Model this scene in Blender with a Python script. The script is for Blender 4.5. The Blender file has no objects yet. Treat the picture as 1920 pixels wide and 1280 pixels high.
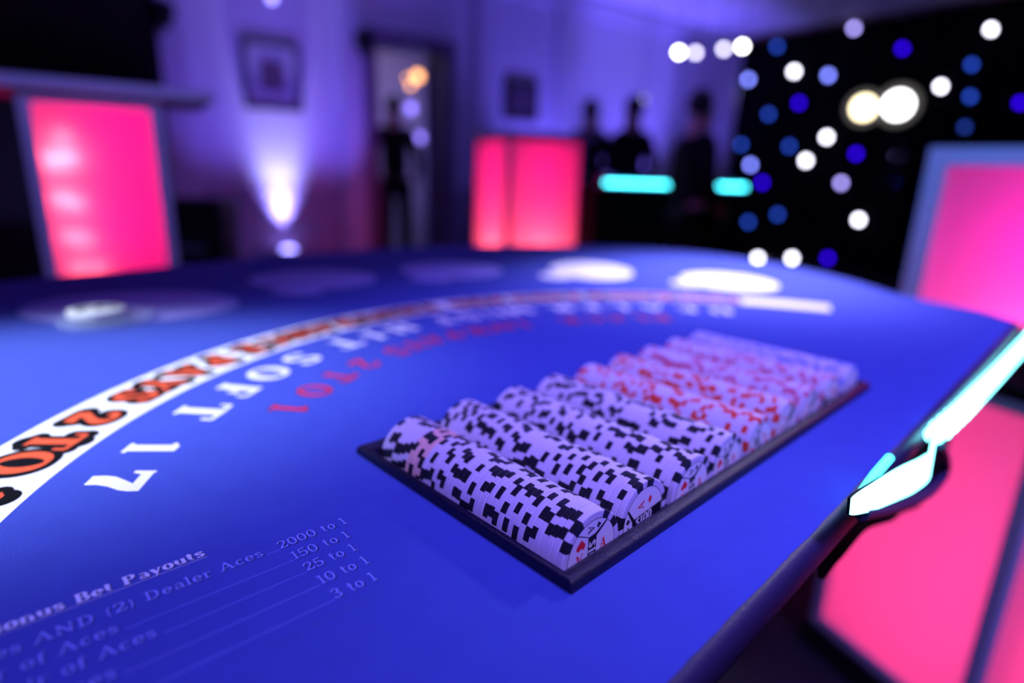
import bpy, bmesh, math, random
from mathutils import Vector, Matrix, Euler, noise
random.seed(7)
C = bpy.context.scene.collection
sc = bpy.context.scene
PI = math.pi
R = math.radians

# ------------------------------------------------------------------ camera
F, PITCH, ROLL, CAMH, TZ = 1123.7, .2691, .0331, .1727, .85
cp, sp = math.cos(PITCH), math.sin(PITCH)
FW = Vector((0, cp, -sp)); RT0 = Vector((1, 0, 0)); UP0 = RT0.cross(FW)
cr, sr = math.cos(ROLL), math.sin(ROLL)
RT = cr*RT0 + sr*UP0; UP = -sr*RT0 + cr*UP0
CAM = Vector((0, 0, TZ + CAMH))
cd = bpy.data.cameras.new('camera'); cam = bpy.data.objects.new('camera', cd); C.objects.link(cam)
cam.matrix_world = Matrix.Translation(CAM) @ Matrix((RT, UP, -FW)).transposed().to_4x4()
cd.sensor_width = 36; cd.lens = F/1920*36; cd.clip_start = .01; cd.clip_end = 60
cd.dof.use_dof = True; cd.dof.focus_distance = .292; cd.dof.aperture_fstop = cd.lens/9.3
sc.camera = cam

def ray(px, py):
    return (FW*F + RT*(px-960) + UP*(640-py)).normalized()
def at_y(px, py, Y):
    d = ray(px, py); return CAM + d*(Y/d.y)
def on_plane(px, py, p0, n):
    d = ray(px, py); return CAM + d*((p0-CAM).dot(n)/d.dot(n))
def T(x, y, z=0):            # table millimetres -> world metres
    return Vector((x/1000, y/1000, TZ + z/1000))

# ------------------------------------------------------------------ materials
def newmat(name):
    m = bpy.data.materials.new(name); m.use_nodes = True
    nt = m.node_tree; b = nt.nodes['Principled BSDF']
    return m, nt, b
def mat(name, col, rough=.6, metal=0, spec=.5, bump=0, bscale=200, var=0, vscale=8, emit=None, es=0, sheen=0, coat=0):
    m, nt, b = newmat(name)
    b.inputs['Base Color'].default_value = (*col, 1)
    b.inputs['Roughness'].default_value = rough
    b.inputs['Metallic'].default_value = metal
    b.inputs['Specular IOR Level'].default_value = spec
    b.inputs['Coat Weight'].default_value = coat
    if sheen: b.inputs['Sheen Weight'].default_value = sheen
    tc = nt.nodes.new('ShaderNodeTexCoord')
    if bump:
        n = nt.nodes.new('ShaderNodeTexNoise'); n.inputs['Scale'].default_value = bscale; n.inputs['Detail'].default_value = 4
        bp = nt.nodes.new('ShaderNodeBump'); bp.inputs['Strength'].default_value = bump; bp.inputs['Distance'].default_value = .001
        nt.links.new(tc.outputs['Object'], n.inputs['Vector']); nt.links.new(n.outputs['Fac'], bp.inputs['Height'])
        nt.links.new(bp.outputs['Normal'], b.inputs['Normal'])
    if var:
        n = nt.nodes.new('ShaderNodeTexNoise'); n.inputs['Scale'].default_value = vscale; n.inputs['Detail'].default_value = 5
        mx = nt.nodes.new('ShaderNodeMix'); mx.data_type = 'RGBA'
        mx.inputs['A'].default_value = (*[c*(1-var) for c in col], 1); mx.inputs['B'].default_value = (*[min(1, c*(1+var)) for c in col], 1)
        nt.links.new(tc.outputs['Object'], n.inputs['Vector']); nt.links.new(n.outputs['Fac'], mx.inputs['Factor'])
        nt.links.new(mx.outputs['Result'], b.inputs['Base Color'])
    if emit:
        b.inputs['Emission Color'].default_value = (*emit, 1); b.inputs['Emission Strength'].default_value = es
    return m
M = {}
M['felt'] = mat('blue_felt', (.050, .078, .40), .9, spec=.12, bump=.35, bscale=900, var=.10, vscale=60)
M['print_white'] = mat('white_print', (.86, .86, .84), .75, spec=.3)
M['print_lilac'] = mat('lilac_print', (.24, .32, .90), .6, spec=.3)
M['print_title'] = mat('pale_print', (.62, .66, .95), .6, spec=.4)
M['print_dark'] = mat('dark_print', (.004, .005, .03), .7)
M['print_black'] = mat('black_print', (.003, .003, .005), .8, spec=.1)
M['print_orange'] = mat('orange_red_print', (.80, .085, .02), .7)
M['print_red'] = mat('red_print', (.80, .010, .03), .7)
M['print_oval_shaded'] = mat('shaded_oval_print', (.32, .30, .78), .7)  # white ovals in dimmer light, the shading put into the colour
M['chip_white'] = mat('white_clay', (.66, .61, .76), .5, spec=.3, bump=.08, bscale=500)
M['chip_reflect'] = mat('reflection_tint_clay', (.85, .50, .46), .5, spec=.35)  # clay tinted peach to imitate a pinkish reflection
M['chip_black'] = mat('black_clay', (.008, .009, .02), .45, spec=.4)
M['chip_red'] = mat('red_clay', (.72, .045, .02), .5)
M['chip_rose'] = mat('rose_clay', (.62, .10, .22), .5)
M['chip_blue'] = mat('blue_clay', (.22, .28, .75), .5)
M['inlay_paper'] = mat('inlay_paper', (.82, .80, .82), .35, spec=.4)
M['leather'] = mat('dark_leather', (.007, .005, .026), .27, spec=.38, bump=.5, bscale=1500)
M['vinyl'] = mat('dark_vinyl_rail', (.028, .018, .07), .48, spec=.28, bump=.25, bscale=300)
M['black'] = mat('black_paint', (.004, .004, .006), .7, spec=.2)
M['cloth'] = mat('black_cloth', (.003, .003, .005), .95, spec=.05)
M['frame'] = mat('grey_plinth_frame', (.33, .33, .38), .5)
M['wall'] = mat('painted_plaster', (.62, .60, .70), .85, spec=.2, var=.05, vscale=2)
M['wood'] = mat('dark_wood', (.16, .10, .18), .6, var=.3, vscale=6)
M['darkwood'] = mat('black_stained_wood', (.012, .009, .012), .6, var=.3, vscale=6)
M['ceiling'] = mat('white_ceiling', (.62, .60, .66), .9, spec=.1)
M['floor'] = mat('dark_carpet', (.012, .010, .016), .95, spec=.05, var=.4, vscale=30)
M['curtain'] = mat('grey_curtain', (.40, .37, .45), .9, spec=.1)
M['skin'] = mat('skin', (.45, .26, .2), .6)
M['hair'] = mat('dark_hair', (.01, .008, .008), .6)
M['suit'] = mat('black_suit', (.006, .006, .009), .85, spec=.1)
M['shirt'] = mat('pale_shirt', (.35, .33, .5), .8)
M['paperart'] = mat('picture_print', (.10, .05, .09), .6, var=.6, vscale=9)
M['mat_board'] = mat('picture_mount', (.40, .38, .48), .8)
M['acrylic'] = None

def emis(name, col, s):
    m, nt, b = newmat(name)
    b.inputs['Base Color'].default_value = (.02, .02, .02, 1)
    b.inputs['Emission Color'].default_value = (*col, 1); b.inputs['Emission Strength'].default_value = s
    return m
def glass(name, col=(1, 1, 1), rough=.03):
    m, nt, b = newmat(name)
    b.inputs['Base Color'].default_value = (*col, 1); b.inputs['Roughness'].default_value = rough
    b.inputs['Transmission Weight'].default_value = 1; b.inputs['IOR'].default_value = 1.45
    return m
M['acrylic'] = mat('clear_acrylic', (.45, .55, .9), .1, spec=.6); M['acrylic'].node_tree.nodes['Principled BSDF'].inputs['Alpha'].default_value = .32
def translucent(name, col):
    m = bpy.data.materials.new(name); m.use_nodes = True; nt = m.node_tree
    for n in list(nt.nodes):
        if n.type == 'BSDF_PRINCIPLED': nt.nodes.remove(n)
    t = nt.nodes.new('ShaderNodeBsdfTranslucent'); t.inputs['Color'].default_value = (*col, 1)
    d = nt.nodes.new('ShaderNodeBsdfDiffuse'); d.inputs['Color'].default_value = (.25, .22, .25, 1)
    mx = nt.nodes.new('ShaderNodeMixShader'); mx.inputs[0].default_value = .25
    out = [n for n in nt.nodes if n.type == 'OUTPUT_MATERIAL'][0]
    nt.links.new(t.outputs[0], mx.inputs[1]); nt.links.new(d.outputs[0], mx.inputs[2]); nt.links.new(mx.outputs[0], out.inputs[0])
    return m
M['panel'] = translucent('frosted_panel', (.9, .85, .9))

# ------------------------------------------------------------------ mesh helpers
class MB:
    def __init__(s): s.v = []; s.f = []; s.m = []
    def face(s, pts, m=0):
        i = len(s.v); s.v += [Vector(p) for p in pts]; s.f.append(list(range(i, i+len(pts)))); s.m.append(m)
    def box(s, lo, hi, m=0):
        x0, y0, z0 = lo; x1, y1, z1 = hi
        i = len(s.v); s.v += [Vector(p) for p in ((x0,y0,z0),(x1,y0,z0),(x1,y1,z0),(x0,y1,z0),(x0,y0,z1),(x1,y0,z1),(x1,y1,z1),(x0,y1,z1))]
        for q in ((3,2,1,0),(4,5,6,7),(0,1,5,4),(1,2,6,5),(2,3,7,6),(3,0,4,7)): s.f.append([i+k for k in q]); s.m.append(m)
    def lathe(s, prof, n=32, axis='Z', m=0, org=(0,0,0), caps=True):
        i = len(s.v); o = Vector(org)
        for r, h in prof:
            for k in range(n):
                a = 2*PI*k/n; c, d = r*math.cos(a), r*math.sin(a)
                s.v.append(o + (Vector((c, d, h)) if axis == 'Z' else Vector((h, c, d)) if axis == 'X' else Vector((d, h, c))))
        for j in range(len(prof)-1):
            mm = m(j) if callable(m) else m
            for k in range(n):
                a = i+j*n+k; b = i+j*n+(k+1) % n
                s.f.append([a, b, b+n, a+n]); s.m.append(mm)
        if caps:
            s.f.append([i+k for k in range(n)][::-1]); s.m.append(m(0) if callable(m) else m)
            l = len(prof)-1; s.f.append([i+l*n+k for k in range(n)]); s.m.append(m(l-1) if callable(m) else m)
    def tube(s, pts, rad, n=10, m=0, close=False):
        pts = [Vector(p) for p in pts]; i = len(s.v); N = len(pts)
        for j, p in enumerate(pts):
            d = (pts[min(j+1, N-1)] - pts[max(j-1, 0)]).normalized()
            a = Vector((0,0,1)) if abs(d.z) < .9 else Vector((1,0,0))
            u = d.cross(a).normalized(); w = d.cross(u)
            r = rad[j] if isinstance(rad, (list, tuple)) else rad
            for k in range(n):
                t = 2*PI*k/n; s.v.append(p + u*(r*math.cos(t)) + w*(r*math.sin(t)))
        for j in range(N-1):
            for k in range(n):
                a = i+j*n+k; b = i+j*n+(k+1) % n; s.f.append([a, b, b+n, a+n]); s.m.append(m)
        s.f.append([i+k for k in range(n)][::-1]); s.m.append(m)
        s.f.append([i+(N-1)*n+k for k in range(n)]); s.m.append(m)
    def data(s, name, mats, smooth=False, matrix=None, angle=40, weld=True):
        me = bpy.data.meshes.new(name)
        vs = [matrix @ v for v in s.v] if matrix else s.v
        me.from_pydata([tuple(v) for v in vs], [], s.f)
        for mt in (mats if isinstance(mats, list) else [mats]): me.materials.append(mt)
        me.polygons.foreach_set('material_index', s.m)
        if weld:
            bm = bmesh.new(); bm.from_mesh(me); bmesh.ops.remove_doubles(bm, verts=bm.verts, dist=1e-6)
            bmesh.ops.recalc_face_normals(bm, faces=bm.faces); bm.to_mesh(me); bm.free()
        if smooth:
            me.polygons.foreach_set('use_smooth', [True]*len(me.polygons)); me.set_sharp_from_angle(angle=R(angle))
        me.update(); return me
    def build(s, name, mats, parent=None, smooth=False, matrix=None, loc=None, weld=True, angle=40):
        o = bpy.data.objects.new(name, s.data(name, mats, smooth, matrix, weld=weld, angle=angle)); C.objects.link(o)
        if parent: o.parent = parent
        if loc is not None: o.location = loc
        return o
def tag(o, label=None, cat=None, group=None, kind=None):
    if label: o['label'] = label
    if cat: o['category'] = cat
    if group: o['group'] = group
    if kind: o['kind'] = kind
    return o
def empty(name, loc, rz=0, label=None, cat=None, group=None):
    o = bpy.data.objects.new(name, None); C.objects.link(o); o.location = loc; o.rotation_euler = (0, 0, rz); o.empty_display_size = .05
    return tag(o, label, cat, group)
def struct(name, mb, m, smooth=False): return tag(mb.build(name, m, smooth=smooth), kind='structure')
def bevel(o, w, seg=2):
    md = o.modifiers.new('bevel', 'BEVEL'); md.width = w; md.segments = seg; md.limit_method = 'ANGLE'; return o

# ------------------------------------------------------------------ lettering (hand drawn serif strokes)
def arc(cx, cy, rx, ry, a0, a1, n=18):
    return [(cx+rx*math.cos(R(a0+(a1-a0)*i/n)), cy+ry*math.sin(R(a0+(a1-a0)*i/n))) for i in range(n+1)]
# glyph: (advance, [(points, class)])  K = thick stem, t = thin, s = serif, m = medium
def stem(x, y0=0, y1=1, w=.17): return [([(x, y0), (x, y1)], 'K')]
def srf(x, y, h=.16): return [([(x-h, y), (x+h, y)], 's')]
G = {
 'A': (.86, [([(.10,.04),(.41,.98)],'t'), ([(.41,.98),(.72,.04)],'K'), ([(.19,.32),(.62,.32)],'t')] + srf(.10,.04,.12)+srf(.72,.04,.15)),
 'B': (.74, stem(.20)+[([(.06,.04),(.40,.04)],'s'),([(.06,.96),(.40,.96)],'s'),(arc(.38,.74,.18,.22,90,-90),'m'),(arc(.38,.27,.24,.23,90,-90),'m'),([(.2,.51),(.40,.51)],'t')]),
 'C': (.76, [(arc(.42,.5,.29,.45,50,310,24),'m'), ([(.66,.68),(.66,.94)],'s')]),
 'D': (.82, stem(.20)+[([(.06,.04),(.40,.04)],'s'),([(.06,.96),(.40,.96)],'s'),(arc(.38,.5,.30,.455,90,-90,24),'m')]),
 'E': (.72, stem(.20)+[([(.06,.04),(.62,.04)],'t'),([(.06,.96),(.60,.96)],'t'),([(.62,.04),(.62,.26)],'s'),([(.60,.96),(.60,.76)],'s'),([(.20,.52),(.46,.52)],'t'),([(.46,.40),(.46,.64)],'s')]),
 'F': (.68, stem(.20)+srf(.20,.04)+[([(.06,.96),(.60,.96)],'t'),([(.60,.96),(.60,.74)],'s'),([(.20,.52),(.46,.52)],'t'),([(.46,.40),(.46,.64)],'s')]),
 'H': (.86, stem(.20)+stem(.66)+srf(.20,.04)+srf(.20,.96)+srf(.66,.04)+srf(.66,.96)+[([(.2,.5),(.66,.5)],'t')]),
 'I': (.42, stem(.21)+srf(.21,.04,.17)+srf(.21,.96,.17)),
 'J': (.56, [([(.34,.96),(.34,.25)],'K'),(arc(.20,.25,.14,.21,0,-150,12),'m')]+srf(.34,.96)),
 'K': (.84, stem(.20)+srf(.20,.04)+srf(.20,.96)+[([(.26,.40),(.66,.94)],'t'),([(.38,.55),(.70,.05)],'K')]+srf(.66,.96,.12)+srf(.72,.04,.12)),
 'L': (.68, stem(.20)+srf(.20,.96)+[([(.06,.04),(.60,.04)],'t'),([(.60,.04),(.60,.28)],'s')]),
 'M': (1.0, stem(.80)+[([(.16,.04),(.16,.96)],'t'),([(.18,.96),(.48,.10)],'K'),([(.48,.10),(.78,.96)],'t')]+srf(.16,.04,.12)+srf(.80,.04,.15)+srf(.12,.96,.08)+srf(.84,.96,.11)),
 'N': (.88, [([(.16,.04),(.16,.96)],'t'),([(.70,.04),(.70,.96)],'t'),([(.16,.94),(.70,.06)],'K')]+srf(.16,.04,.12)+srf(.12,.96,.09)+srf(.70,.96,.12)),
 'O': (.86, [(arc(.43,.5,.31,.45,0,360,40),'m')]),
 'P': (.74, stem(.20)+srf(.20,.04)+[([(.06,.96),(.40,.96)],'s'),(arc(.38,.72,.22,.24,90,-90),'m'),([(.2,.48),(.40,.48)],'t')]),
 'R': (.80, stem(.20)+srf(.20,.04)+[([(.06,.96),(.40,.96)],'s'),(arc(.38,.73,.20,.23,90,-90),'m'),([(.2,.50),(.40,.50)],'t'),([(.40,.50),(.66,.05)],'K')]+srf(.70,.04,.11)),
 'S': (.66, [([(.56,.78),(.50,.91),(.34,.955),(.18,.90),(.13,.76),(.18,.63),(.33,.54),(.48,.45),(.545,.30),(.49,.12),(.33,.045),(.17,.09),(.10,.22)],'m'),([(.57,.70),(.57,.94)],'s'),([(.095,.06),(.095,.30)],'s')]),
 'T': (.78, stem(.39)+srf(.39,.04,.18)+[([(.06,.95),(.72,.95)],'t'),([(.06,.97),(.06,.72)],'s'),([(.72,.97),(.72,.72)],'s')]),
 'U': (.86, [([(.20,.96),(.20,.30)],'K'),(arc(.43,.30,.23,.25,180,360,20),'t'),([(.66,.96),(.66,.30)],'t')]+srf(.20,.96)+srf(.66,.96,.13)),
 'Y': (.82, [([(.12,.95),(.41,.46)],'K'),([(.41,.46),(.70,.95)],'t'),([(.41,.50),(.41,.04)],'K')]+srf(.41,.04)+srf(.12,.96,.12)+srf(.70,.96,.12)),
 '0': (.66, [(arc(.33,.5,.235,.45,0,360,40),'m')]),
 '1': (.46, [([(.25,.03),(.25,.97)],'K'),([(.07,.84),(.25,.95)],'t')]+srf(.25,.04,.17)),
 '2': (.66, [([(.10,.70),(.13,.86),(.30,.955),(.47,.89),(.53,.74),(.48,.58),(.32,.36),(.12,.10)],'m'),([(.08,.08),(.58,.08)],'K'),([(.57,.06),(.60,.26)],'s')]),
 '3': (.64, [([(.10,.78),(.20,.92),(.34,.95),(.48,.86),(.49,.70),(.40,.57),(.27,.53)],'m'),([(.27,.53),(.45,.47),(.54,.31),(.48,.12),(.30,.045),(.15,.09),(.08,.20)],'m')]),
 '5': (.64, [([(.16,.94),(.54,.94)],'K'),([(.16,.96),(.13,.50)],'t'),([(.13,.50),(.30,.60),(.47,.53),(.54,.34),(.46,.12),(.28,.045),(.13,.09),(.08,.18)],'m')]),
 '7': (.70, [([(.03,.64),(.10,.64),(.15,.79),(.44,.79),(.33,.62),(.20,.40),(.155,.20),(.15,0),(.42,0),(.43,.20),(.50,.42),(.62,.64),(.67,.82),(.67,.99),(.13,.99),(.10,1.02),(.06,1.02)],'P')]),
 '$': (.62, [([(.52,.76),(.46,.86),(.31,.90),(.17,.85),(.13,.73),(.18,.61),(.31,.53),(.45,.44),(.51,.30),(.46,.15),(.31,.10),(.16,.14),(.09,.25)],'m'),([(.31,-.04),(.31,1.04)],'t')]),
 '(': (.34, [(arc(.36,.42,.22,.60,125,235),'t')]), ')': (.34, [(arc(-.02,.42,.22,.60,55,-55),'t')]),
 '.': (.22, [([(.11,.0),(.11,.13)],'K')]),
 'a': (.60, [(arc(.29,.47,.17,.19,150,0,12),'t'),([(.46,.47),(.46,.06)],'K'),(arc(.28,.19,.17,.15,60,300,16),'t'),([(.46,.04),(.56,.04)],'s')]),
 'b': (.62, stem(.14)+[([(.04,.96),(.14,.96)],'s'),(arc(.31,.34,.20,.31,130,-130,20),'m')]),
 'c': (.54, [(arc(.29,.34,.20,.30,45,315,20),'m')]),
 'd': (.62, stem(.48)+[([(.36,.96),(.48,.96)],'s'),(arc(.31,.34,.20,.31,50,310,20),'m'),([(.48,.04),(.58,.04)],'s')]),
 'e': (.56, [(arc(.29,.34,.20,.30,0,315,24),'m'),([(.10,.36),(.49,.36)],'t')]),
 'f': (.40, [([(.18,.04),(.18,.80)],'K'),(arc(.31,.78,.13,.17,180,50,10),'t'),([(.04,.63),(.34,.63)],'t')]+srf(.18,.04,.12)),
 'g': (.58, [(arc(.28,.38,.18,.25,0,360,20),'m'),([(.46,.62),(.46,-.10)],'K'),(arc(.28,-.10,.18,.16,0,-150,10),'t')]),
 'i': (.32, [([(.16,.04),(.16,.64)],'K'),([(.16,.80),(.16,.94)],'K')]+srf(.16,.04,.13)+srf(.12,.63,.08)),
 'l': (.32, stem(.16)+srf(.16,.04,.13)+srf(.12,.96,.08)),
 'n': (.66, [([(.15,.04),(.15,.64)],'K'),(arc(.33,.42,.18,.22,180,0,14),'t'),([(.51,.42),(.51,.04)],'K')]+srf(.15,.04,.12)+srf(.11,.63,.08)+srf(.51,.04,.12)),
 'o': (.58, [(arc(.29,.34,.20,.30,0,360,28),'m')]),
 'p': (.62, [([(.15,-.28),(.15,.64)],'K'),(arc(.32,.34,.20,.30,130,-130,20),'m')]+srf(.15,-.28,.12)+srf(.11,.63,.08)),
 'r': (.48, [([(.15,.04),(.15,.64)],'K'),(arc(.33,.42,.18,.21,180,50,10),'t')]+srf(.15,.04,.13)+srf(.11,.63,.08)),
 's': (.50, [([(.41,.52),(.34,.62),(.22,.635),(.12,.57),(.12,.46),(.25,.36),(.38,.27),(.41,.17),(.33,.06),(.20,.035),(.08,.13)],'m')]),
 't': (.42, [([(.18,.88),(.18,.20)],'K'),(arc(.28,.18,.10,.14,180,300,10),'t'),([(.04,.63),(.36,.63)],'t')]),
 'u': (.66, [([(.15,.64),(.15,.22)],'K'),(arc(.31,.22,.16,.18,180,360,14),'t'),([(.51,.64),(.51,.04)],'K'),([(.51,.04),(.60,.04)],'s')]+srf(.11,.63,.08)+srf(.47,.63,.08)),
 'v': (.60, [([(.10,.62),(.30,.06)],'K'),([(.30,.06),(.50,.62)],'t')]+srf(.10,.63,.1)+srf(.50,.63,.1)),
 'x': (.60, [([(.12,.62),(.48,.05)],'K'),([(.48,.62),(.12,.05)],'t')]+srf(.12,.63,.09)+srf(.48,.63,.09)+srf(.12,.04,.09)+srf(.48,.04,.09)),
 'h': (.66, [([(.15,.04),(.15,.96)],'K'),(arc(.33,.42,.18,.22,180,0,14),'t'),([(.51,.42),(.51,.04)],'K')]+srf(.15,.04,.12)+srf(.11,.95,.08)+srf(.51,.04,.12)),
 'y': (.60, [([(.12,.62),(.31,.06)],'K'),([(.50,.62),(.31,.06),(.24,-.18),(.10,-.24)],'t')]+srf(.11,.63,.11)+srf(.50,.63,.1)),
}
CNT = [0]; JIT = [True]
def stroke(mb, pts, w, ext, xf0, m, flip=False):
    CNT[0] += 1; dz = Vector((0, 0, (CNT[0] % 14)*4e-6))
    xf = (lambda p: xf0(p)+dz) if JIT[0] else (lambda p: Vector(xf0(p))+Vector((dz.z, 0, 0)))
    P = [Vector(p) for p in pts]
    if 5 <= len(P) < 15 and (P[1]-P[0]).length > .06:
        Q = []
        for i in range(len(P)-1):
            a, b, c, d = P[max(i-1, 0)], P[i], P[i+1], P[min(i+2, len(P)-1)]
            for k in range(4):
                t = k/4; Q.append(.5*((2*b)+(c-a)*t+(2*a-5*b+4*c-d)*t*t+(3*b-a-3*c+d)*t**3))
        P = Q+[P[-1]]
    n = len(P)
    closed = n > 8 and (P[0]-P[-1]).length < 1e-4
    if not closed and ext:
        e_ = ext if ext < .1 else ext*.15; P[0] = P[0] + (P[0]-P[1]).normalized()*e_; P[-1] = P[-1] + (P[-1]-P[-2]).normalized()*e_
    L = []; Rr = []
    for i in range(n):
        if closed: d = (P[(i+1) % (n-1)] - P[(i-1) % (n-1)]).normalized()
        elif i == 0: d = (P[1]-P[0]).normalized()
        elif i == n-1: d = (P[-1]-P[-2]).normalized()
        else: d = ((P[i+1]-P[i]).normalized() + (P[i]-P[i-1]).normalized()).normalized()
        # width: bowls swell where they run upright
        ww = w(d) if callable(w) else w
        nn = Vector((-d.y, d.x)); L.append(P[i]+nn*ww/2); Rr.append(P[i]-nn*ww/2)
    if ext > .1 and not closed:
        for e in (0, -1):
            r_ = (L[e]-Rr[e]).length/2; mb.face([xf(P[e]+Vector((math.cos(q*PI/8), math.sin(q*PI/8)))*r_)-Vector((0, 0, 2e-6 if e else 3e-6)) for q in range(16)], m)
    for i in range(n-1): mb.face([xf(Rr[i]), xf(Rr[i+1]), xf(L[i+1]), xf(L[i])], m)
def glyph(mb, ch, xf, bold=1, out=0, m=0):
    adv, st = G[ch]
    for pts, k in st:
        if k == 'P': mb.face([xf(p) for p in pts], m); continue
        K, t = .17*bold, .075*(.5+.5*bold)
        w = {'K': K, 't': t, 's': t*.95, 'W': K*1.25}.get(k)
        if k == 'm': w = (lambda d, K=K, t=t: t+(K-t)*abs(d.y)**1.5+2*out)
        else: w = w+2*out
        stroke(mb, pts, w, out, xf, m)
    return adv
def twidth(s, sp=0): return sum((.36 if c == ' ' else G[c][0])+sp for c in s)
def text_line(mb, s, org, ang, h, z, bold=1, out=0, m=0, align='l', wid=1, dx=0, dy=0, sp=0):
    """a straight line of lettering, org = baseline start in table mm"""
    ux, uy = math.cos(R(ang)), math.sin(R(ang))
    x = -twidth(s, sp) if align == 'r' else (-twidth(s, sp)/2 if align == 'c' else 0)
    for c in s:
        if c == ' ': x += .36+sp; continue
        def xf(p, x=x):
            a, b = (p[0]+x)*h*wid+dx, p[1]*h+dy
            return T(org[0]+a*ux-b*uy, org[1]+a*uy+b*ux, z)
        x += glyph(mb, c, xf, bold, out, m)+sp

# ------------------------------------------------------------------ the gaming table
YAW = -.7936; cy_, sy_ = math.cos(YAW), math.sin(YAW)
def tray(x, y):              # tray millimetres -> table millimetres
    dx, dy = x-136.1, y+174.9
    return cy_*dx-sy_*dy, sy_*dx+cy_*dy
TL, TW = 179.3, 408.0
def catmull(pts, n=10):
    out = []
    for i in range(len(pts)-1):
        p0 = Vector(pts[max(i-1, 0)]); p1 = Vector(pts[i]); p2 = Vector(pts[i+1]); p3 = Vector(pts[min(i+2, len(pts)-1)])
        for k in range(n):
            t = k/n; out.append(.5*((2*p1)+(-p0+p2)*t+(2*p0-5*p1+4*p2-p3)*t*t+(-p0+3*p1-3*p2+p3)*t**3))
    out.append(Vector(pts[-1])); return out
far_pts = [(715, 834), (716, 905), (668, 1010), (660, 1170), (610, 1360), (480, 1545), (300, 1625), (120, 1620), (-60, 1570), (-245, 1475), (-410, 1330), (-560, 1150), (-680, 985), (-765, 860), (-840, 640), (-860, 420), (-820, 180), (-700, -60), (-520, -230), (-330, -262), (-285, -168)]
curve = catmull(far_pts, 6)
d_e = Vector((.709, .705)); n_e = Vector((.705, -.709))
e0, e1 = Vector((-285, -168)), Vector((715, 834))
NE = 260
straight = []
for i in range(1, NE):
    t = i/NE; p = e0.lerp(e1, t)
    s = t*1000*1.416
    w = 1.1*noise.noise(Vector((s/28, 3, 0))) + .5*noise.noise(Vector((s/7, 9, 0)))
    if abs(s-388) < 14: w += 2.6*(1-abs(s-388)/14)
    straight.append(p + n_e*w)
outline = straight + curve          # counter-clockwise? fixed below by recalc
table = empty('blackjack_table', T(100, 600, -850), 0, 'blackjack table with blue printed felt filling the foreground', 'gaming table')
def tobj(mb, name, m, smooth=False, weld=True, parent=None, angle=40):
    o = mb.build(name, m, None, smooth, weld=weld, angle=angle); p = parent or table; o.parent = p
    o.matrix_parent_inverse = Matrix.Translation(-(p.location if p is table else Vector((0, 0, 0)))) if p is table else Matrix()
    return o
# felt with the cut-out for the chip rack
hx0, hx1, hy0, hy1 = -TL+4, -4, 3.2, TW-3.2
hole = [Vector(tray(*p)) for p in ((hx0, hy0), (hx1, hy0), (hx1, hy1), (hx0, hy1))]
def bm_slab(loop, hole, z0, z1):
    bm = bmesh.new()
    def ring(pts, z): return [bm.verts.new(T(p[0], p[1], z)) for p in pts]
    a = ring(loop, z1); h = ring(hole, z1)
    ed = [bm.edges.new((a[i], a[(i+1) % len(a)])) for i in range(len(a))] + [bm.edges.new((h[i], h[(i+1) % 4])) for i in range(4)]
    bmesh.ops.triangle_fill(bm, use_beauty=True, use_dissolve=False, edges=ed)
    top = list(bm.faces)
    ex = bmesh.ops.extrude_face_region(bm, geom=top)
    vs = [g for g in ex['geom'] if isinstance(g, bmesh.types.BMVert)]
    bmesh.ops.translate(bm, verts=vs, vec=(0, 0, (z0-z1)/1000))
    bmesh.ops.recalc_face_normals(bm, faces=bm.faces)
    return bm
def loop_off(loop, d):
    n = len(loop); out = []
    for i in range(n):
        a_, b_ = loop[i-1], loop[(i+1) % n]; t = (b_-a_).normalized(); out.append(loop[i] + Vector((t.y, -t.x))*d)
    return out
clean = [e0.lerp(e1, i/NE) for i in range(1, NE)] + curve
sg = 1 if sum(clean[i-1].x*clean[i].y-clean[i].x*clean[i-1].y for i in range(len(clean))) > 0 else -1
inner = loop_off(clean, -26*sg)
bm = bm_slab(inner, hole, -1.6, 0)
me = bpy.data.meshes.new('felt_top'); bm.to_mesh(me); bm.free(); me.materials.append(M['felt'])
o = bpy.data.objects.new('felt_top', me); C.objects.link(o); o.parent = table; o.matrix_parent_inverse = Matrix.Translation(-table.location)
o['label'] = 'blue printed felt'
prof_f = [(26, .0), (20, -.12), (14, -.55), (8, -1.4), (3.5, -2.6)]
mb = MB(); ls = [loop_off(clean, -d*sg) for d, z in prof_f]+[outline]; zs = [z for d, z in prof_f]+[-3.6]
for l0, z0, l1, z1 in zip(ls, zs, ls[1:], zs[1:]):
    for i in range(len(clean)):
        j = (i+1) % len(clean); mb.face([T(*l0[i], z0), T(*l0[j], z0), T(*l1[j], z1), T(*l1[i], z1)])
tobj(mb, 'felt_rolled_edge', M['felt'], True, angle=70)['label'] = 'blue felt rolling down over the edge'
e_st = [e0.lerp(e1, i/60) for i in range(1, 60)]
plain = e_st + curve
def offs(loop, d):
    n = len(loop); out = []
    for i in range(n):
        a, b = loop[i-1], loop[(i+1) % n]; t = (b-a).normalized(); out.append(loop[i] + Vector((t.y, -t.x))*d)
    return out
def ring_area(l): return sum(l[i-1].x*l[i].y-l[i].x*l[i-1].y for i in range(len(l)))
sgn = 1 if ring_area(plain) > 0 else -1
# board under the felt
bm = bm_slab(offs(plain, -9*sgn), hole, -30, -1.95)
me = bpy.data.meshes.new('table_board'); bm.to_mesh(me); bm.free(); me.materials.append(M['black'])
o = bpy.data.objects.new('table_board', me); C.objects.link(o); o.parent = table; o.matrix_parent_inverse = Matrix.Translation(-table.location)
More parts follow.
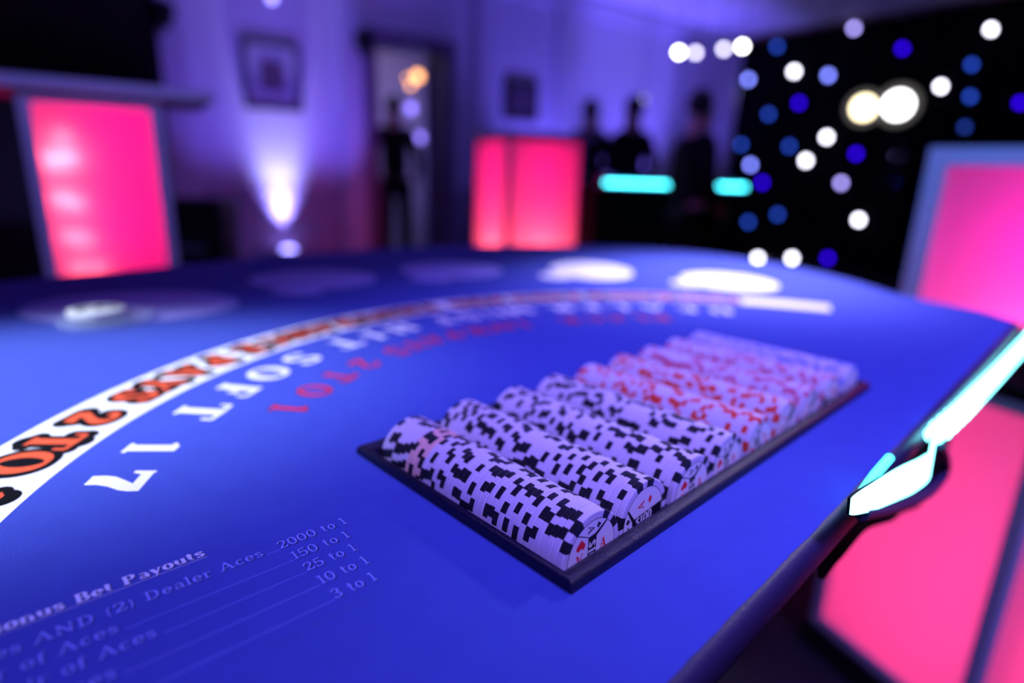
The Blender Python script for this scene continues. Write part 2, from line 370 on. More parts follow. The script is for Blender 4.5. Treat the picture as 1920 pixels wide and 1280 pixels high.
# vinyl rail
prof = [(-6, -3.5), (.5, -3.8), (3.2, -4.6), (5.2, -7.5), (6.0, -12), (5.6, -18), (4.2, -25), (1, -30), (-6, -32), (-9, -30.2)]
mb = MB(); loops = [offs(plain, d*sgn) for d, z in prof]; n = len(plain)
for (l0, (d0, z0)), (l1, (d1, z1)) in zip(zip(loops, prof), list(zip(loops, prof))[1:]):
    for i in range(n):
        j = (i+1) % n; mb.face([T(*l0[i], z0), T(*l0[j], z0), T(*l1[j], z1), T(*l1[i], z1)])
tobj(mb, 'edge_rail', M['vinyl'], True, angle=60)['label'] = 'dark padded vinyl edge'

# print on the felt
CC = Vector((245, 381))
def pol(a, r): return (CC.x+r*math.cos(R(a)), CC.y+r*math.sin(R(a)))
mb = MB()
NB = 90
for i in range(NB):
    a0, a1 = 65.5+(206-65.5)*i/NB, 65.5+(206-65.5)*(i+1)/NB
    mb.face([T(*pol(a0, 509), .08), T(*pol(a0, 563), .08), T(*pol(a1, 563), .08), T(*pol(a1, 509), .08)])
tobj(mb, 'printed_band', M['print_white'])['label'] = 'white curved band'
def arc_letter(mb, ch, ang, r, h, z, bold, out, m=0, wid=1):
    th = R(ang); up = Vector((-math.cos(th), -math.sin(th))); rt = Vector((up.y, -up.x))
    adv = G[ch][0]
    def xf(p):
        q = Vector(CC) + Vector((math.cos(th), math.sin(th)))*r + rt*((p[0]-adv/2)*h*wid) + up*((p[1]-.5)*h)
        return T(q.x, q.y, z)
    glyph(mb, ch, xf, bold, out, m)
band = [[('P', 164.4), ('A', 168.0), ('Y', 171.6), ('S', 174.5)], [('2', 179.2)], [('T', 183.4), ('O', 186.5)], [('1', 191.0)],
        [(c, 131.5+3.55*i) for i, c in enumerate('INSURANCE')], [(c, 107+3.0*i) for i, c in enumerate('PAYS')], [('2', 120.0)], [('T', 123.2), ('O', 126.3)], [(c, 80+2.9*i) for i, c in enumerate('INSURANCE')]]
for wd_ in band:
    for nm, mt, o_, z in (('band_word_outline', 'print_black', .155, .16), ('band_word', 'print_orange', 0, .26)):
        mb = MB()
        for c, a in wd_:
            if c == 'O' and o_:   # filled counter
                th = R(a); q = CC+Vector((math.cos(th), math.sin(th)))*536
                mb.face([T(q.x+9*math.cos(t*PI/10), q.y+12*math.sin(t*PI/10), z-.03) for t in range(20)])
            arc_letter(mb, c, a, 536, 30, z, 1.4, o_, 0, 1.12)
        tobj(mb, nm, M[mt], weld=False)
def lerp(a, pts):
    for (a0, r0), (a1, r1) in zip(pts, pts[1:]):
        if a0 <= a <= a1: return r0+(r1-r0)*(a-a0)/(a1-a0)
    return pts[0][1] if a < pts[0][0] else pts[-1][1]
Wr = [(80, 442), (114, 463), (140, 471), (190, 471)]
for wd_ in (zip('SOFT', (160.2, 165.9, 171.4, 176.9)), zip('1', (184.3,)), zip('7', (189.6,)), zip('HIT', (142.4, 147.5, 152.6)), zip('MUST', (120.5, 125.4, 130, 134.4)), zip('DEALER', (84, 90, 96, 102, 107.5, 112.6))):
    mb = MB()
    for c, a in wd_: arc_letter(mb, c, a, lerp(a, Wr), 34 if a < 180 else 32, .1, 1.3, 0, 0, 1.2)
    tobj(mb, 'white_word', M['print_white'], weld=False)['label'] = 'white curved lettering'
Rr_ = [(96, 386), (120, 396), (140, 408), (175, 411)]
for wd_ in (zip('2', (158.5,)), zip('TO', (164.1, 169.4)), zip('1', (174.9,)), zip('PAYS', (139.8, 143.8, 147.8, 151.6)), zip('JACK', (125.2, 128.7, 132, 135.3)), zip('BLACK', (97.5, 101.8, 106.5, 111.2, 116))):
    wd_ = list(wd_)
    for nm, mt, o_, z in (('red_word_outline', 'print_black', .035, .02), ('red_word', 'print_red', 0, .12)):
        mb = MB()
        for c, a in wd_: arc_letter(mb, c, a, lerp(a, Rr_), 28, z, .85, o_, 0, 1.1)
        tobj(mb, nm, M[mt], weld=False)
# betting ovals
for i, (x, y, rx, ry, rot) in enumerate(((-478, 738, 122, 95, 10), (-328, 975, 100, 95, 0), (-118, 1120, 95, 100, 0), (150, 1170, 80, 110, 0), (392, 1090, 84, 95, 0))):
    mb = MB(); k = 40
    mb.face([T(x+rx*math.cos(2*PI*t/k)*math.cos(R(rot))-ry*math.sin(2*PI*t/k)*math.sin(R(rot)), y+rx*math.cos(2*PI*t/k)*math.sin(R(rot))+ry*math.sin(2*PI*t/k)*math.cos(R(rot)), .1) for t in range(k)])
    tobj(mb, 'betting_spot', M['print_oval_shaded'] if i < 3 else M['print_white'])  # one white print; the brightening to the right is painted in
for px, py, rx, ry, mt in ((556, 546, 38, 24, 'print_oval_shaded'), (808, 522, 36, 30, 'print_oval_shaded'), (1042, 517, 30, 34, 'print_white'), (1288, 531, 30, 26, 'print_white')):
    q = on_plane(px, py, Vector((0, 0, TZ+.0001)), Vector((0, 0, 1))); mb = MB()
    mb.face([(q.x+rx/1000*math.cos(t*PI/12), q.y+ry/1000*math.sin(t*PI/12), TZ+.00016) for t in range(24)])
    tobj(mb, 'betting_spot_mark', M[mt])
# payout table
A0 = 43.2
nrm = (.665, -.746)
rows = [((-80, 269), '2000 to 1', '(2) Aces AND (2) Dealer Aces', 41),
        ((-75.3, 257.2), '150 to 1', 'Suited Pair of Aces', 96),
        ((-69.2, 246.8), '25 to 1', 'Colored Pair of Aces', 83),
        ((-61.2, 237.6), '10 to 1', 'Mixed Pair of Aces', 98),
        ((-55, 226.3), '3 to 1', 'Single Ace', 104)]
ux, uy = math.cos(R(A0)), math.sin(R(A0))
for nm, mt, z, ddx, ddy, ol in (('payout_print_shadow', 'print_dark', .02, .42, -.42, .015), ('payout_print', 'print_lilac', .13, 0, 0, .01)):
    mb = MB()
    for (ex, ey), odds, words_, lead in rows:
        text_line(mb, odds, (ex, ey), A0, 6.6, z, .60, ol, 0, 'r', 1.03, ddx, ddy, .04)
        wl = twidth(odds, .04)*6.6*1.03
        st_ = wl+10 if lead is None else lead   # where the leader dots start, measured back from the line's end
        if words_: text_line(mb, words_, (ex-ux*(st_+1.2), ey-uy*(st_+1.2)), A0, 6.3, z, .60, ol, 0, 'r', 1.15, ddx, ddy, .05)
        if z > .1:
            x = wl+.8
            while x < st_:
                px, py = ex-ux*x, ey-uy*x; q = .30
                mb.face([T(px+q*math.cos(k*PI/4), py+q*math.sin(k*PI/4), z) for k in range(8)]); x += .98
    tobj(mb, nm, M[mt], weld=False)
mb = MB(); mb2 = MB()
tx, ty = -137.5, 238.8
text_line(mb, 'Bonus Bet Payouts', (tx, ty), 44.2, 6.6, .13, 1.25, 0, 0, 'r', 1.12, 0, 0, .05)
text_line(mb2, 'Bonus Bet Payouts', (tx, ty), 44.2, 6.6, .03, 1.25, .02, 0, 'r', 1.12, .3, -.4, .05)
a43 = (math.cos(R(44.2)), math.sin(R(44.2))); L = twidth('Bonus Bet Payouts', .05)*6.6*1.12
p0 = Vector((tx, ty)); u43 = Vector(a43); v43 = Vector((-a43[1], a43[0]))
mb.face([T(*(p0-v43*1.2), .11), T(*(p0-v43*1.45), .11), T(*(p0-v43*1.45-u43*L), .11), T(*(p0-v43*1.2-u43*L), .11)])
tobj(mb, 'payout_title', M['print_title'], weld=False)['label'] = 'pale underlined title lettering'
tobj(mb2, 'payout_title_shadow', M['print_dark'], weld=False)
mb = MB(); text_line(mb, 'payouts based on player hand', (-52.5, 216.5), A0, 2.6, .06, .7, 0, 0, 'r', 1.1, 0, 0, .03)
tobj(mb, 'fine_print', mat('faint_print', (.05, .09, .36), .7), weld=False)

# low glowing plinth beside the dealer edge
def lit_box(parent, fr, w, d, z0, z1, edge=.035, top=True, mfr='frame', local=Matrix(), lights=(), shut=()):
    """frame of square bars plus four frosted panels; local origin at box centre on the floor"""
    hw, hd = w/2, d/2
    mb = MB()
    for sx in (-1, 1):
        for sy in (-1, 1):
            mb.box((sx*hw-edge/2*(1+sx), sy*hd-edge/2*(1+sy), z0), (sx*hw+edge/2*(1-sx), sy*hd+edge/2*(1-sy), z1))
    for z in (z0, z1-edge):
        for sy in (-1, 1): mb.box((-hw+edge, sy*hd-edge/2*(1+sy), z), (hw-edge, sy*hd+edge/2*(1-sy), z+edge))
        for sx in (-1, 1): mb.box((sx*hw-edge/2*(1+sx), -hd+edge, z), (sx*hw+edge/2*(1-sx), hd-edge, z+edge))
    o = mb.build('frame', M[mfr], parent, matrix=local)
    for sy in (-1, 1):
        mb = MB(); y = sy*(hd-edge*.5)
        mb.box((-hw+edge, y-.003, z0+edge), (hw-edge, y+.003, z1-edge)); mb.f = mb.f[2:3] if sy < 0 else mb.f[4:5]; mb.m = mb.m[:1]
        if (0, sy) in shut: mb.build('back_light_block', M['black'], parent, matrix=local)  # unseen opaque panel, added to keep pink light from leaking backwards
        else: mb.build('lit_panel', M['panel'], parent, matrix=local)['label'] = 'glowing pink panel'
    for sx in (-1, 1):
        mb = MB(); x = sx*(hw-edge*.5)
        mb.box((x-.003, -hd+edge, z0+edge), (x+.003, hd-edge, z1-edge)); mb.f = mb.f[3:4] if sx > 0 else mb.f[5:6]; mb.m = mb.m[:1]
        if (sx, 0) in shut: mb.build('side_light_block', M['black'], parent, matrix=local)  # same light block on the hidden side
        else: mb.build('lit_panel', M['panel'], parent, matrix=local)['label'] = 'glowing pink panel'
    mb = MB(); mb.box((-hw+.002, -hd+.002, z1-edge*.6), (hw-.002, hd-.002, z1-.001)); mb.build('cap', M['black'], parent, matrix=local)
    mb = MB(); mb.box((-hw+.002, -hd+.002, z0+.001), (hw-.002, hd-.002, z0+.012)); mb.build('base_plate', M['wall'], parent, matrix=local)
def plight(name, loc, col, W, r=.03, kind='POINT', rot=None, size=.2, spot=40, blend=.5, shape='DISK', sy=None):
    l = bpy.data.lights.new(name, kind); l.color = col; l.energy = W
    if kind == 'POINT': l.shadow_soft_size = r
    if kind == 'SPOT': l.shadow_soft_size = r; l.spot_size = R(spot); l.spot_blend = blend
    if kind == 'AREA':
        l.shape = shape; l.size = size
        if sy: l.size_y = sy
    o = bpy.data.objects.new(name, l); C.objects.link(o); o.location = loc
    if rot is not None: o.rotation_euler = rot
    return o
def aim(o, tgt):
    o.rotation_euler = (Vector(tgt)-o.location).to_track_quat('-Z', 'Y').to_euler(); return o
PINK = (1, .0, .19); HOT = (1, .10, .13); MAG = (1, .0, .42)
B0, B1 = Vector((.710, 1.170)), Vector((.834, .860))
fd = (B1-B0).normalized(); fn = Vector((-fd.y, fd.x))     # fn points away from the camera side (right/back)
if fn.x < 0: fn = -fn
pw, pd = (B1-B0).length, .55
cen = (B0+B1)/2 + fn*(pd/2)
ang = math.atan2(fd.y, fd.x)
loc = Matrix()
ped = empty('glowing_plinth', (cen.x, cen.y, 0), ang, 'low glowing pink plinth beside the dealer edge, seen behind the cyan LED rope', 'plinth')
lit_box(ped, None, pw, pd, .06, .70, .022, local=loc, mfr='frame')
mb = MB(); mb.box((-pw/2-.004, -pd/2-.004, .70), (pw/2+.004, pd/2+.004, .722)); mb.build('top_slab', M['cloth'], ped, matrix=loc)
mb = MB(); mb.box((-pw/2-.01, -pd/2-.01, 0), (pw/2+.01, pd/2+.01, .06)); mb.build('foot', M['black'], ped, matrix=loc)
for x, y, z, w_ in ((.03, .10, .55, 3.6), (.02, .10, .32, 3.4), (0, .05, .14, 2.0)):
    p = Matrix.Translation((cen.x, cen.y, 0)) @ Matrix.Rotation(ang, 4, 'Z') @ Vector((x, y, z))
    plight('pedestal_led', p, (1, .045, .20), w_, .05)

mb = MB(); mb.box((-.45, .50, 0), (.15, 1.0, .816)); tobj(mb, 'support_column', M['black'])
# ------------------------------------------------------------------ LED rope under the dealer edge
def tube_obj(name, m, pts, rad, parent=None, n=10):
    mb = MB(); mb.tube(pts, rad, n); return mb.build(name, m, parent, smooth=True)
M['cyan'] = emis('cyan_led', (.20, .86, .92), 7.5)
M['cyan2'] = emis('cyan_led_soft', (.06, .85, .95), 3.5)
rope = empty('led_rope', T(420, 520, -45), 0, 'bright cyan LED rope hanging below the straight dealer edge of the table', 'light strip')
def rp(px, py, depth): return CAM + (FW*F + RT*(px-960) + UP*(640-py))*(depth/F)
EN = Vector((.705, -.709, 0)); ED = Vector((.709, .705, 0))
def ep(px, py, off):
    p0_ = T(57, 174)+EN*off; return on_plane(px, py, p0_, EN)
k1 = [ep(1945, 618, .011), ep(1925, 641, .011), ep(1862, 709, .011), ep(1803, 770, .011), ep(1752, 816, .011)]
pts = []
for i in range(len(k1)-1):
    for k in range(12): pts.append(k1[i].lerp(k1[i+1], k/12))
pts.append(k1[-1])
# knobbly diffuser: beads every ~16 mm
cum = [0]
for a, b in zip(pts, pts[1:]): cum.append(cum[-1]+(b-a).length)
fine = []; rad = []
N = 160
import bisect
for i in range(N+1):
    s = cum[-1]*i/N; j = min(len(pts)-2, max(0, bisect.bisect_right(cum, s)-1)); t = (s-cum[j])/max(1e-9, cum[j+1]-cum[j])
    fine.append(pts[j].lerp(pts[j+1], t)); rad.append(.0046+.0036*math.cos(2*PI*s/.027))
o = tube_obj('light_tube', M['cyan'], [p-rope.location for p in fine], rad, rope)
k2 = catmull([tuple(ep(px, py, .013)) for px, py in ((1744, 840), (1747, 868), (1722, 889), (1680, 909), (1636, 931), (1594, 949))], 8)
mb = MB()
n2 = len(k2)
def wd(i):
    t = i/(n2-1); return .0055+.0108*math.sin(PI*min(1, .16+t*.84))**.8*(1-.15*t)
for i in range(n2-1):
    a, b = k2[i]-rope.location, k2[i+1]-rope.location
    wv = (Vector((0, 0, 1))*.9-ED*.3).normalized(); th = -EN*.0015
    A, B, Cc, D = a-wv*wd(i), b-wv*wd(i+1), b+wv*wd(i+1), a+wv*wd(i)
    mb.face([A, B, Cc, D], 0); mb.face([D+th, Cc+th, B+th, A+th], 1)
    mb.face([A, D, D+th, A+th], 1); mb.face([B, Cc, Cc+th, B+th], 1)
    mb.face([D, Cc, Cc+th, D+th], 1); mb.face([A, B, B+th, A+th], 1)
mb.build('light_ribbon', [M['cyan'], M['black']], rope)
k3 = catmull([tuple(ep(px, py, .010)) for px, py in ((1762, 832), (1772, 880), (1740, 922), (1680, 948), (1615, 962))], 8)
tube_obj('cable', M['vinyl'], [p-rope.location for p in k3], .0045, rope)
tube_obj('light_end', M['cyan2'], [p-rope.location for p in (ep(1668, 858, .009), ep(1640, 890, .009), ep(1615, 925, .009))], .0026, rope)
# black cloth hanging under the dealer edge
hem = [(226, -34), (234, -82), (262, -80), (300, -80), (370, -98), (433, -117), (500, -136), (560, -150), (600, -153), (628, -140), (640, -105), (648, -60), (655, -36)]
mb = MB(); HN = 90; prev = None; hemc = catmull([Vector(p) for p in hem], 8)
for i, p in enumerate(hemc):
    off = -.012+.0015*math.sin(p.x*.05)
    top_ = T(57, 174, -35)+ED*(p.x/1000)+EN*off; bot = T(57, 174, p.y)+ED*(p.x/1000)+EN*off
    cur = (top_, bot)
    if prev:
        th = EN*-.002
        mb.face([prev[0], prev[1], cur[1], cur[0]]); mb.face([prev[0]+th, cur[0]+th, cur[1]+th, prev[1]+th]); mb.face([prev[1], prev[1]+th, cur[1]+th, cur[1]])
    prev = cur
tobj(mb, 'hanging_cloth', M['cloth'], True)['label'] = 'black cloth hanging under the edge'

# ------------------------------------------------------------------ chip rack
RAD, PITCHR, MY, ZC, MX, LR = 21.3, 44.459, 3.9, 3.1, 10.6, 147
RZ = YAW
def TR(x, y, z=0):
    a, b = tray(x, y); return T(a, b, z)
rack = empty('chip_rack', TR(-TL/2, TW/2, 0), RZ, 'black leather chip rack sunk in the blue felt holding nine rows of chips', 'chip rack')
def rl(x, y, z): return ((x+TL/2)/1000, (y-TW/2)/1000, z/1000)   # tray mm -> rack local
# rim as swept rounded bar, mitred
profr = [(0, .15), (0, 1.6), (.5, 3.6), (1.5, 5.0), (3.0, 6.1), (4.6, 6.6), (6.2, 6.4), (7.8, 5.6), (8.8, 4.0), (9.2, 1.6), (9.0, -2), (4.2, -2), (4.2, .15)]
mb = MB()
def rect(i, wx): # inward offset
    return [(-TL+i*wx, i*.50), (-i*wx, i*.50), (-i*wx, TW-i*.50), (-TL+i*wx, TW-i*.50)]
for (a, za), (b, zb) in zip(profr, profr[1:]+profr[:1]):
    ra, rb = rect(a, 1.05), rect(b, 1.05)
    for k in range(4):
        j = (k+1) % 4
        # subdivide along for smoother bump
        mb.face([rl(*ra[k], za), rl(*ra[j], za), rl(*rb[j], zb), rl(*rb[k], zb)])
o = mb.build('rim', M['leather'], rack, smooth=True, angle=50); o['label'] = 'black leather rounded rim'
# trough body
mb = MB()
x0, x1 = -TL+9.6, -9.6
pr = []
for i in range(9):
    yc = MY+PITCHR*(i+.5)
    for k in range(15):
        a = PI+PI*k/14; pr.append((yc+22.0*math.cos(a), ZC+.5+22.0*math.sin(a)))
pr = [(3.6, -.5)]+[(y, z) for y, z in pr]+[(TW-3.6, -.5)]
pr = [(y, min(z, 2.5)) for y, z in pr]
zb = -24
for (a, za), (b, zb_) in zip(pr, pr[1:]):
    mb.face([rl(x0, a, za), rl(x1, a, za), rl(x1, b, zb_), rl(x0, b, zb_)])
    for x in (x0, x1): mb.face([rl(x, a, za), rl(x, b, zb_), rl(x, b, zb), rl(x, a, zb)])
mb.face([rl(x0, 3.6, zb), rl(x1, 3.6, zb), rl(x1, TW-3.6, zb), rl(x0, TW-3.6, zb)])
for y in (3.6, TW-3.6): mb.face([rl(x0, y, zb), rl(x1, y, zb), rl(x1, y, -.5), rl(x0, y, -.5)])
mb.build('trough_tray', M['black'], rack, smooth=True)

# ------------------------------------------------------------------ chips
CT = 3.6
def chip_mesh(name, base, spot, off=0):
    """poker chip, axis along local X, with four pairs of edge blocks on a clay body"""
    mb = MB(); n = 96; r = RAD; t = CT/2-.03
    prof = [(r*.80, -t), (r-.45, -t), (r, -t+.38), (r, t-.38), (r-.45, t), (r*.80, t)]
    def spotat(k):
        a = (k/n*360+off) % 90
        return 7 <= a < 23 or 34 <= a < 50
    V = []
    for rr, h in prof:
        V.append([Vector((h/1000, rr/1000*math.cos(2*PI*k/n), rr/1000*math.sin(2*PI*k/n))) for k in range(n)])
    for j in range(len(prof)-1):
        for k in range(n):
            q = (k+1) % n
            mb.face([V[j][k], V[j][q], V[j+1][q], V[j+1][k]], 1 if spotat(k) else 0)
    mb.face(V[0][::-1], 0); mb.face(V[-1], 0)
    return mb.data(name, [base, spot], True, angle=25)
CM = {'black': chip_mesh('chip_black_blocks', M['chip_white'], M['chip_black']),
      'peach': chip_mesh('chip_reflect_blocks', M['chip_reflect'], M['chip_black']),
      'red': chip_mesh('chip_red_blocks', M['chip_white'], M['chip_red']),
      'rose': chip_mesh('chip_rose_blocks', M['chip_white'], M['chip_rose']),
      'blue': chip_mesh('chip_blue_blocks', M['chip_white'], M['chip_blue'])}
# printed inlay: ring, four little cards, black value band
def inlay_mesh():
    JIT[0] = False
    mb = MB(); x = .0
    def P(a, b, z): return (z/1000, a/1000, b/1000)
    r = 17.6
    mb.face([P(r*math.cos(2*PI*k/48), r*math.sin(2*PI*k/48), .02) for k in range(48)], 1)
    mb.face([P((r-.35)*math.cos(2*PI*k/48), (r-.35)*math.sin(2*PI*k/48), .05) for k in range(48)], 0)
    def poly(pts, m, z): mb.face([P(a, b, z) for a, b in pts], m)
    poly([(-9.5, -3.1), (16.8, -3.1), (16.8, 3.1), (-8.2, 3.1), (-13.2, 10.6), (-14.2, 10.0), (-10, 2.2)], 1, .08)      # value band and wedge
    poly([(-9.8, -3.1), (-9.3, -3.1), (-13.2, -11.0), (-13.7, -10.6)], 1, .08)
    def tx(s, cx, cy, h, m, rot=0, bold=1):
        c, d = math.cos(R(rot)), math.sin(R(rot)); w = twidth(s, .05); px = -w/2
        for ch in s:
            def xf(p, px=px):
                a, b = (p[0]+px)*h, (p[1]-.5)*h
                return Vector(P(cx+a*c-b*d, cy+a*d+b*c, .12))
            px += glyph(mb, ch, xf, bold, 0, m)+.05
    tx('$100', .4, 0, 5.6, 0, 0, 1.25)
    def heart(cx, cy, s, m, rot, dia=False, club=False):
        c, d = math.cos(R(rot)), math.sin(R(rot)); pts = []
        if dia: pts = [(0, 1.1), (.75, 0), (0, -1.1), (-.75, 0)]
        else:
            for k in range(24):
                t = 2*PI*k/24; pts.append((.062*16*math.sin(t)**3, .062*(13*math.cos(t)-5*math.cos(2*t)-2*math.cos(3*t)-math.cos(4*t))))
        if club:
            for (u, v) in ((0, .55), (-.55, -.15), (.55, -.15)):
                poly([(cx+s*((u+.5*math.cos(q*PI/6))*c-(v+.5*math.sin(q*PI/6))*d), cy+s*((u+.5*math.cos(q*PI/6))*d+(v+.5*math.sin(q*PI/6))*c)) for q in range(12)], m, .12)
            poly([(cx+s*(u*c-v*d), cy+s*(u*d+v*c)) for u, v in ((-.35, -1), (.35, -1), (.08, .2), (-.08, .2))], m, .12)
        else: poly([(cx+s*(u*c-v*d), cy+s*(u*d+v*c)) for u, v in pts], m, .12)
    tx('A', -.2, -9.2, 5.6, 2, -90, 1.1); heart(-7.4, -8.4, 3.3, 2, -90)
    tx('A', -13.2, -1.4, 4.6, 1, 0, 1.1); heart(-13.6, 4.2, 1.5, 1, 0, club=True)
    tx('A', -2.4, 8.6, 5.4, 2, 90, 1.1); heart(5.6, 9.0, 2.4, 2, 0, dia=True)
    return mb.data('chip_inlay', [M['inlay_paper'], M['chip_black'], M['print_red']], weld=False)
IM = inlay_mesh()
ORD = ['first', 'second', 'third', 'fourth', 'fifth', 'sixth', 'seventh', 'eighth', 'ninth', 'tenth', 'eleventh', 'twelfth', 'thirteenth', 'fourteenth', 'fifteenth', 'sixteenth', 'seventeenth', 'eighteenth', 'nineteenth']
def ordw(n):
    if n < 20: return ORD[n-1]
    t, u = divmod(n, 10); ten = {2: 'twent', 3: 'thirt', 4: 'fort'}[t]
    return ten+'ieth' if u == 0 else ten+'y-'+ORD[u-1]
nper = 41
base_rot = Euler((0, 0, RZ)).to_matrix().to_4x4()
rowname = ['nearest row', 'second row', 'third row', 'fourth row', 'fifth row', 'sixth row', 'seventh row', 'eighth row', 'ninth row']
count = 0; rest = []
rng = random.Random(11)
row_shift = [0, -1.0, 1.2, 0, .6, 0, 0, -.5, 0]
for r_ in range(9):
    yc = MY+PITCHR*(r_+.5)
    spin = rng.uniform(0, 360)
    for k in range(nper):
        # k = 0 is the chip at the near, dealer-side end
        x = -MX - CT*(k+.5) + row_shift[r_]*(1 if r_ else 0)
        if rng.random() < .7: spin += rng.choice((-1, 1))*rng.uniform(10, 60)
        else: spin += rng.uniform(-6, 6)
        kind = 'black' if r_ < 4 else ('red' if r_ < 6 else ('rose' if r_ < 8 else 'blue'))
        if r_ == 0 and 30 <= k <= 33: kind = 'peach'  # these chips carry the painted pinkish reflection
        jy, jz = rng.uniform(-.28, .28), rng.uniform(-.05, .35)
        mw = Matrix.Translation(TR(x, yc+jy, ZC-.35+jz+.35)) @ base_rot @ Matrix.Rotation(R(spin), 4, 'X')
        if count >= 300 and not (k == 0 or k == nper-1):
            rest.append((kind, mw)); continue
        if count >= 300: rest.append((kind, mw)); continue
        o = bpy.data.objects.new('poker_chip', CM[kind]); C.objects.link(o); o.matrix_world = mw
        col = {'black': 'white poker chip with black edge blocks', 'peach': 'reflection-tinted poker chip with black edge blocks', 'red': 'white poker chip with red edge blocks', 'rose': 'white poker chip with rose edge blocks'}[kind]
        if r_ < 3: tag(o, f'{col}, {ordw(k+1)} from the dealer end of the {rowname[r_]}', 'poker chip', f'chips in the {rowname[r_]} of the rack')
        else: tag(o, f'blurred {col} lying in the {rowname[r_]} of the rack', 'poker chip', f'chips in the {rowname[r_]} of the rack')
        if k == 0:
            q = bpy.data.objects.new('inlay', IM); C.objects.link(q); q.parent = o
            q.location = (CT/2000, 0, 0)
            q.rotation_euler = (R(({0: -90, 1: 5, 2: -85}.get(r_, rng.uniform(0, 360)))-spin), 0, 0)
            q['label'] = 'printed centre sticker with aces and a value band'
        count += 1
bmr = bmesh.new()
mats_r = [M['chip_white'], M['chip_red'], M['chip_rose'], M['chip_blue']]; ix = {'red': 1, 'rose': 2, 'blue': 3}
vs, fs, ms = [], [], []
for kind, mw in rest:
    me = CM[kind]; b = len(vs); vs += [tuple(mw @ v.co) for v in me.vertices]
    for p in me.polygons: fs.append([b+i for i in p.vertices]); ms.append(0 if p.material_index == 0 else ix[kind])
bmr.free()
me = bpy.data.meshes.new('poker_chips'); me.from_pydata(vs, [], fs)
for m_ in mats_r: me.materials.append(m_)
me.polygons.foreach_set('material_index', ms); me.update()
o = bpy.data.objects.new('poker_chips', me); C.objects.link(o)
tag(o, 'blurred rose and blue edged white chips filling the farthest rows of the rack', 'poker chips', None, 'stuff')

# marker button near the left betting spot
mk = empty('dealer_button', T(-458, 655, 0), R(20), 'small white button with dark marks on a clear disc near the left betting oval', 'dealer button')
mb = MB(); mb.lathe([(0.047, .0002), (.0475, .001), (.0475, .006), (.047, .007)], 48); mb.build('clear_disc', M['acrylic'], mk, smooth=True)['label'] = 'clear acrylic disc'
mb = MB(); mb.lathe([(.026, .0072), (.028, .008), (.028, .0135), (.026, .0145)], 48, org=(-.010, .004, 0)); mb.build('button', M['print_white'], mk, smooth=True)
mb = MB()
for a, b, w, h in ((-.024, .010, .014, .012), (-.004, .006, .007, .020), (.006, .012, .014, .011), (-.018, -.006, .006, .012)): mb.face([(a-.008, b-.006, .0147), (a-.008+w, b-.006, .0147), (a-.008+w, b+h-.006, .0147), (a-.008, b+h-.006, .0147)])
mb.build('dark_marks', M['print_black'], mk)

# ------------------------------------------------------------------ the room
CEIL = 2.94
wA0 = Vector((-2.09, 5.2, 0)); dA = Vector((.794, .608, 0)).normalized(); nA = Vector((dA.y, -dA.x, 0))   # nA faces the room
corner = wA0 + dA*((2.99-wA0.x)/dA.x)
dB = Vector((dA.y, -dA.x, 0)); nB = -dA
FX0, FX1, FY0, FY1 = -4.6, 6.6, -2.6, 11.5
mb = MB(); mb.box((FX0, FY0, -.08), (FX1, FY1, 0)); struct('floor', mb, M['floor'])
mb = MB(); mb.box((FX0, FY0, CEIL), (FX1, FY1, CEIL+.08)); struct('ceiling', mb, M['ceiling'])
def wall_pt(px, py): return on_plane(px, py, wA0, nA)
def sA(p): return (p-wA0).dot(dA)
MA = Matrix.Translation(wA0) @ Matrix((dA, -nA, Vector((0, 0, 1)))).transposed().to_4x4()     # local x along wall, y into the wall, z up
MBm = Matrix.Translation(corner) @ Matrix((dB, -nB, Vector((0, 0, 1)))).transposed().to_4x4()
ds0, ds1 = sA(wall_pt(706, 300)), sA(wall_pt(828, 300)); dtop = wall_pt(765, 92).z
sC = sA(corner)
print('door', ds0, ds1, dtop, 'corner', corner, sC)
mb = MB()
mb.box((-3.2, 0, 0), (ds0, .2, CEIL)); mb.box((ds1, 0, 0), (sC+.2, .2, CEIL)); mb.box((ds0, 0, dtop), (ds1, .2, CEIL))
o = mb.build('wall_back', M['wall'], matrix=MA); tag(o, kind='structure')
mb = MB(); mb.box((0, .0, 0), (6.4, .2, CEIL)); tag(mb.build('wall_right', M['wall'], matrix=MBm), kind='structure')
# cornice and skirting, panel mouldings
mb = MB(); mb.box((-3.2, -.09, CEIL-.10), (sC, 0, CEIL-.001)); mb.box((-3.2, -.05, CEIL-.18), (sC, 0, CEIL-.10)); tag(mb.build('trim_1', M['wall'], matrix=MA), kind='structure')
mb = MB()
for a, b in ((-3.2, ds0-.14), (ds1+.14, sC)): mb.box((a, -.025, 0), (b, 0, .16)); mb.box((a, -.004, .86), (b, 0, .90))
tag(mb.build('trim_2', M['wall'], matrix=MA), kind='structure')
mb = MB()
for a, b in ((-3.2, ds0-.14), (ds1+.14, sC)): mb.box((a, -.006, .16), (b, 0, .86))
tag(mb.build('trim_3', mat('wainscot_paint', (.40, .34, .50), .7), matrix=MA), kind='structure')
# pilasters
mb = MB()
for px in (345, 665, 905, 1045):
    s = sA(wall_pt(px, 300)); w = .10 if px != 665 else .12
    mb.box((s-w, -.05, .0), (s+w, -.001, CEIL-.18))
    mb.box((s-w-.03, -.07, .0), (s+w+.03, -.051, .2))
tag(mb.build('trim_4', M['wall'], matrix=MA), kind='structure')
# door casing
mb = MB(); w = .12
mb.box((ds0-w, -.06, 0), (ds0, .21, dtop+w)); mb.box((ds1, -.06, 0), (ds1+w, .21, dtop+w)); mb.box((ds0, -.06, dtop), (ds1, .21, dtop+w))
tag(mb.build('trim_5', M['wood'], matrix=MA), kind='structure')
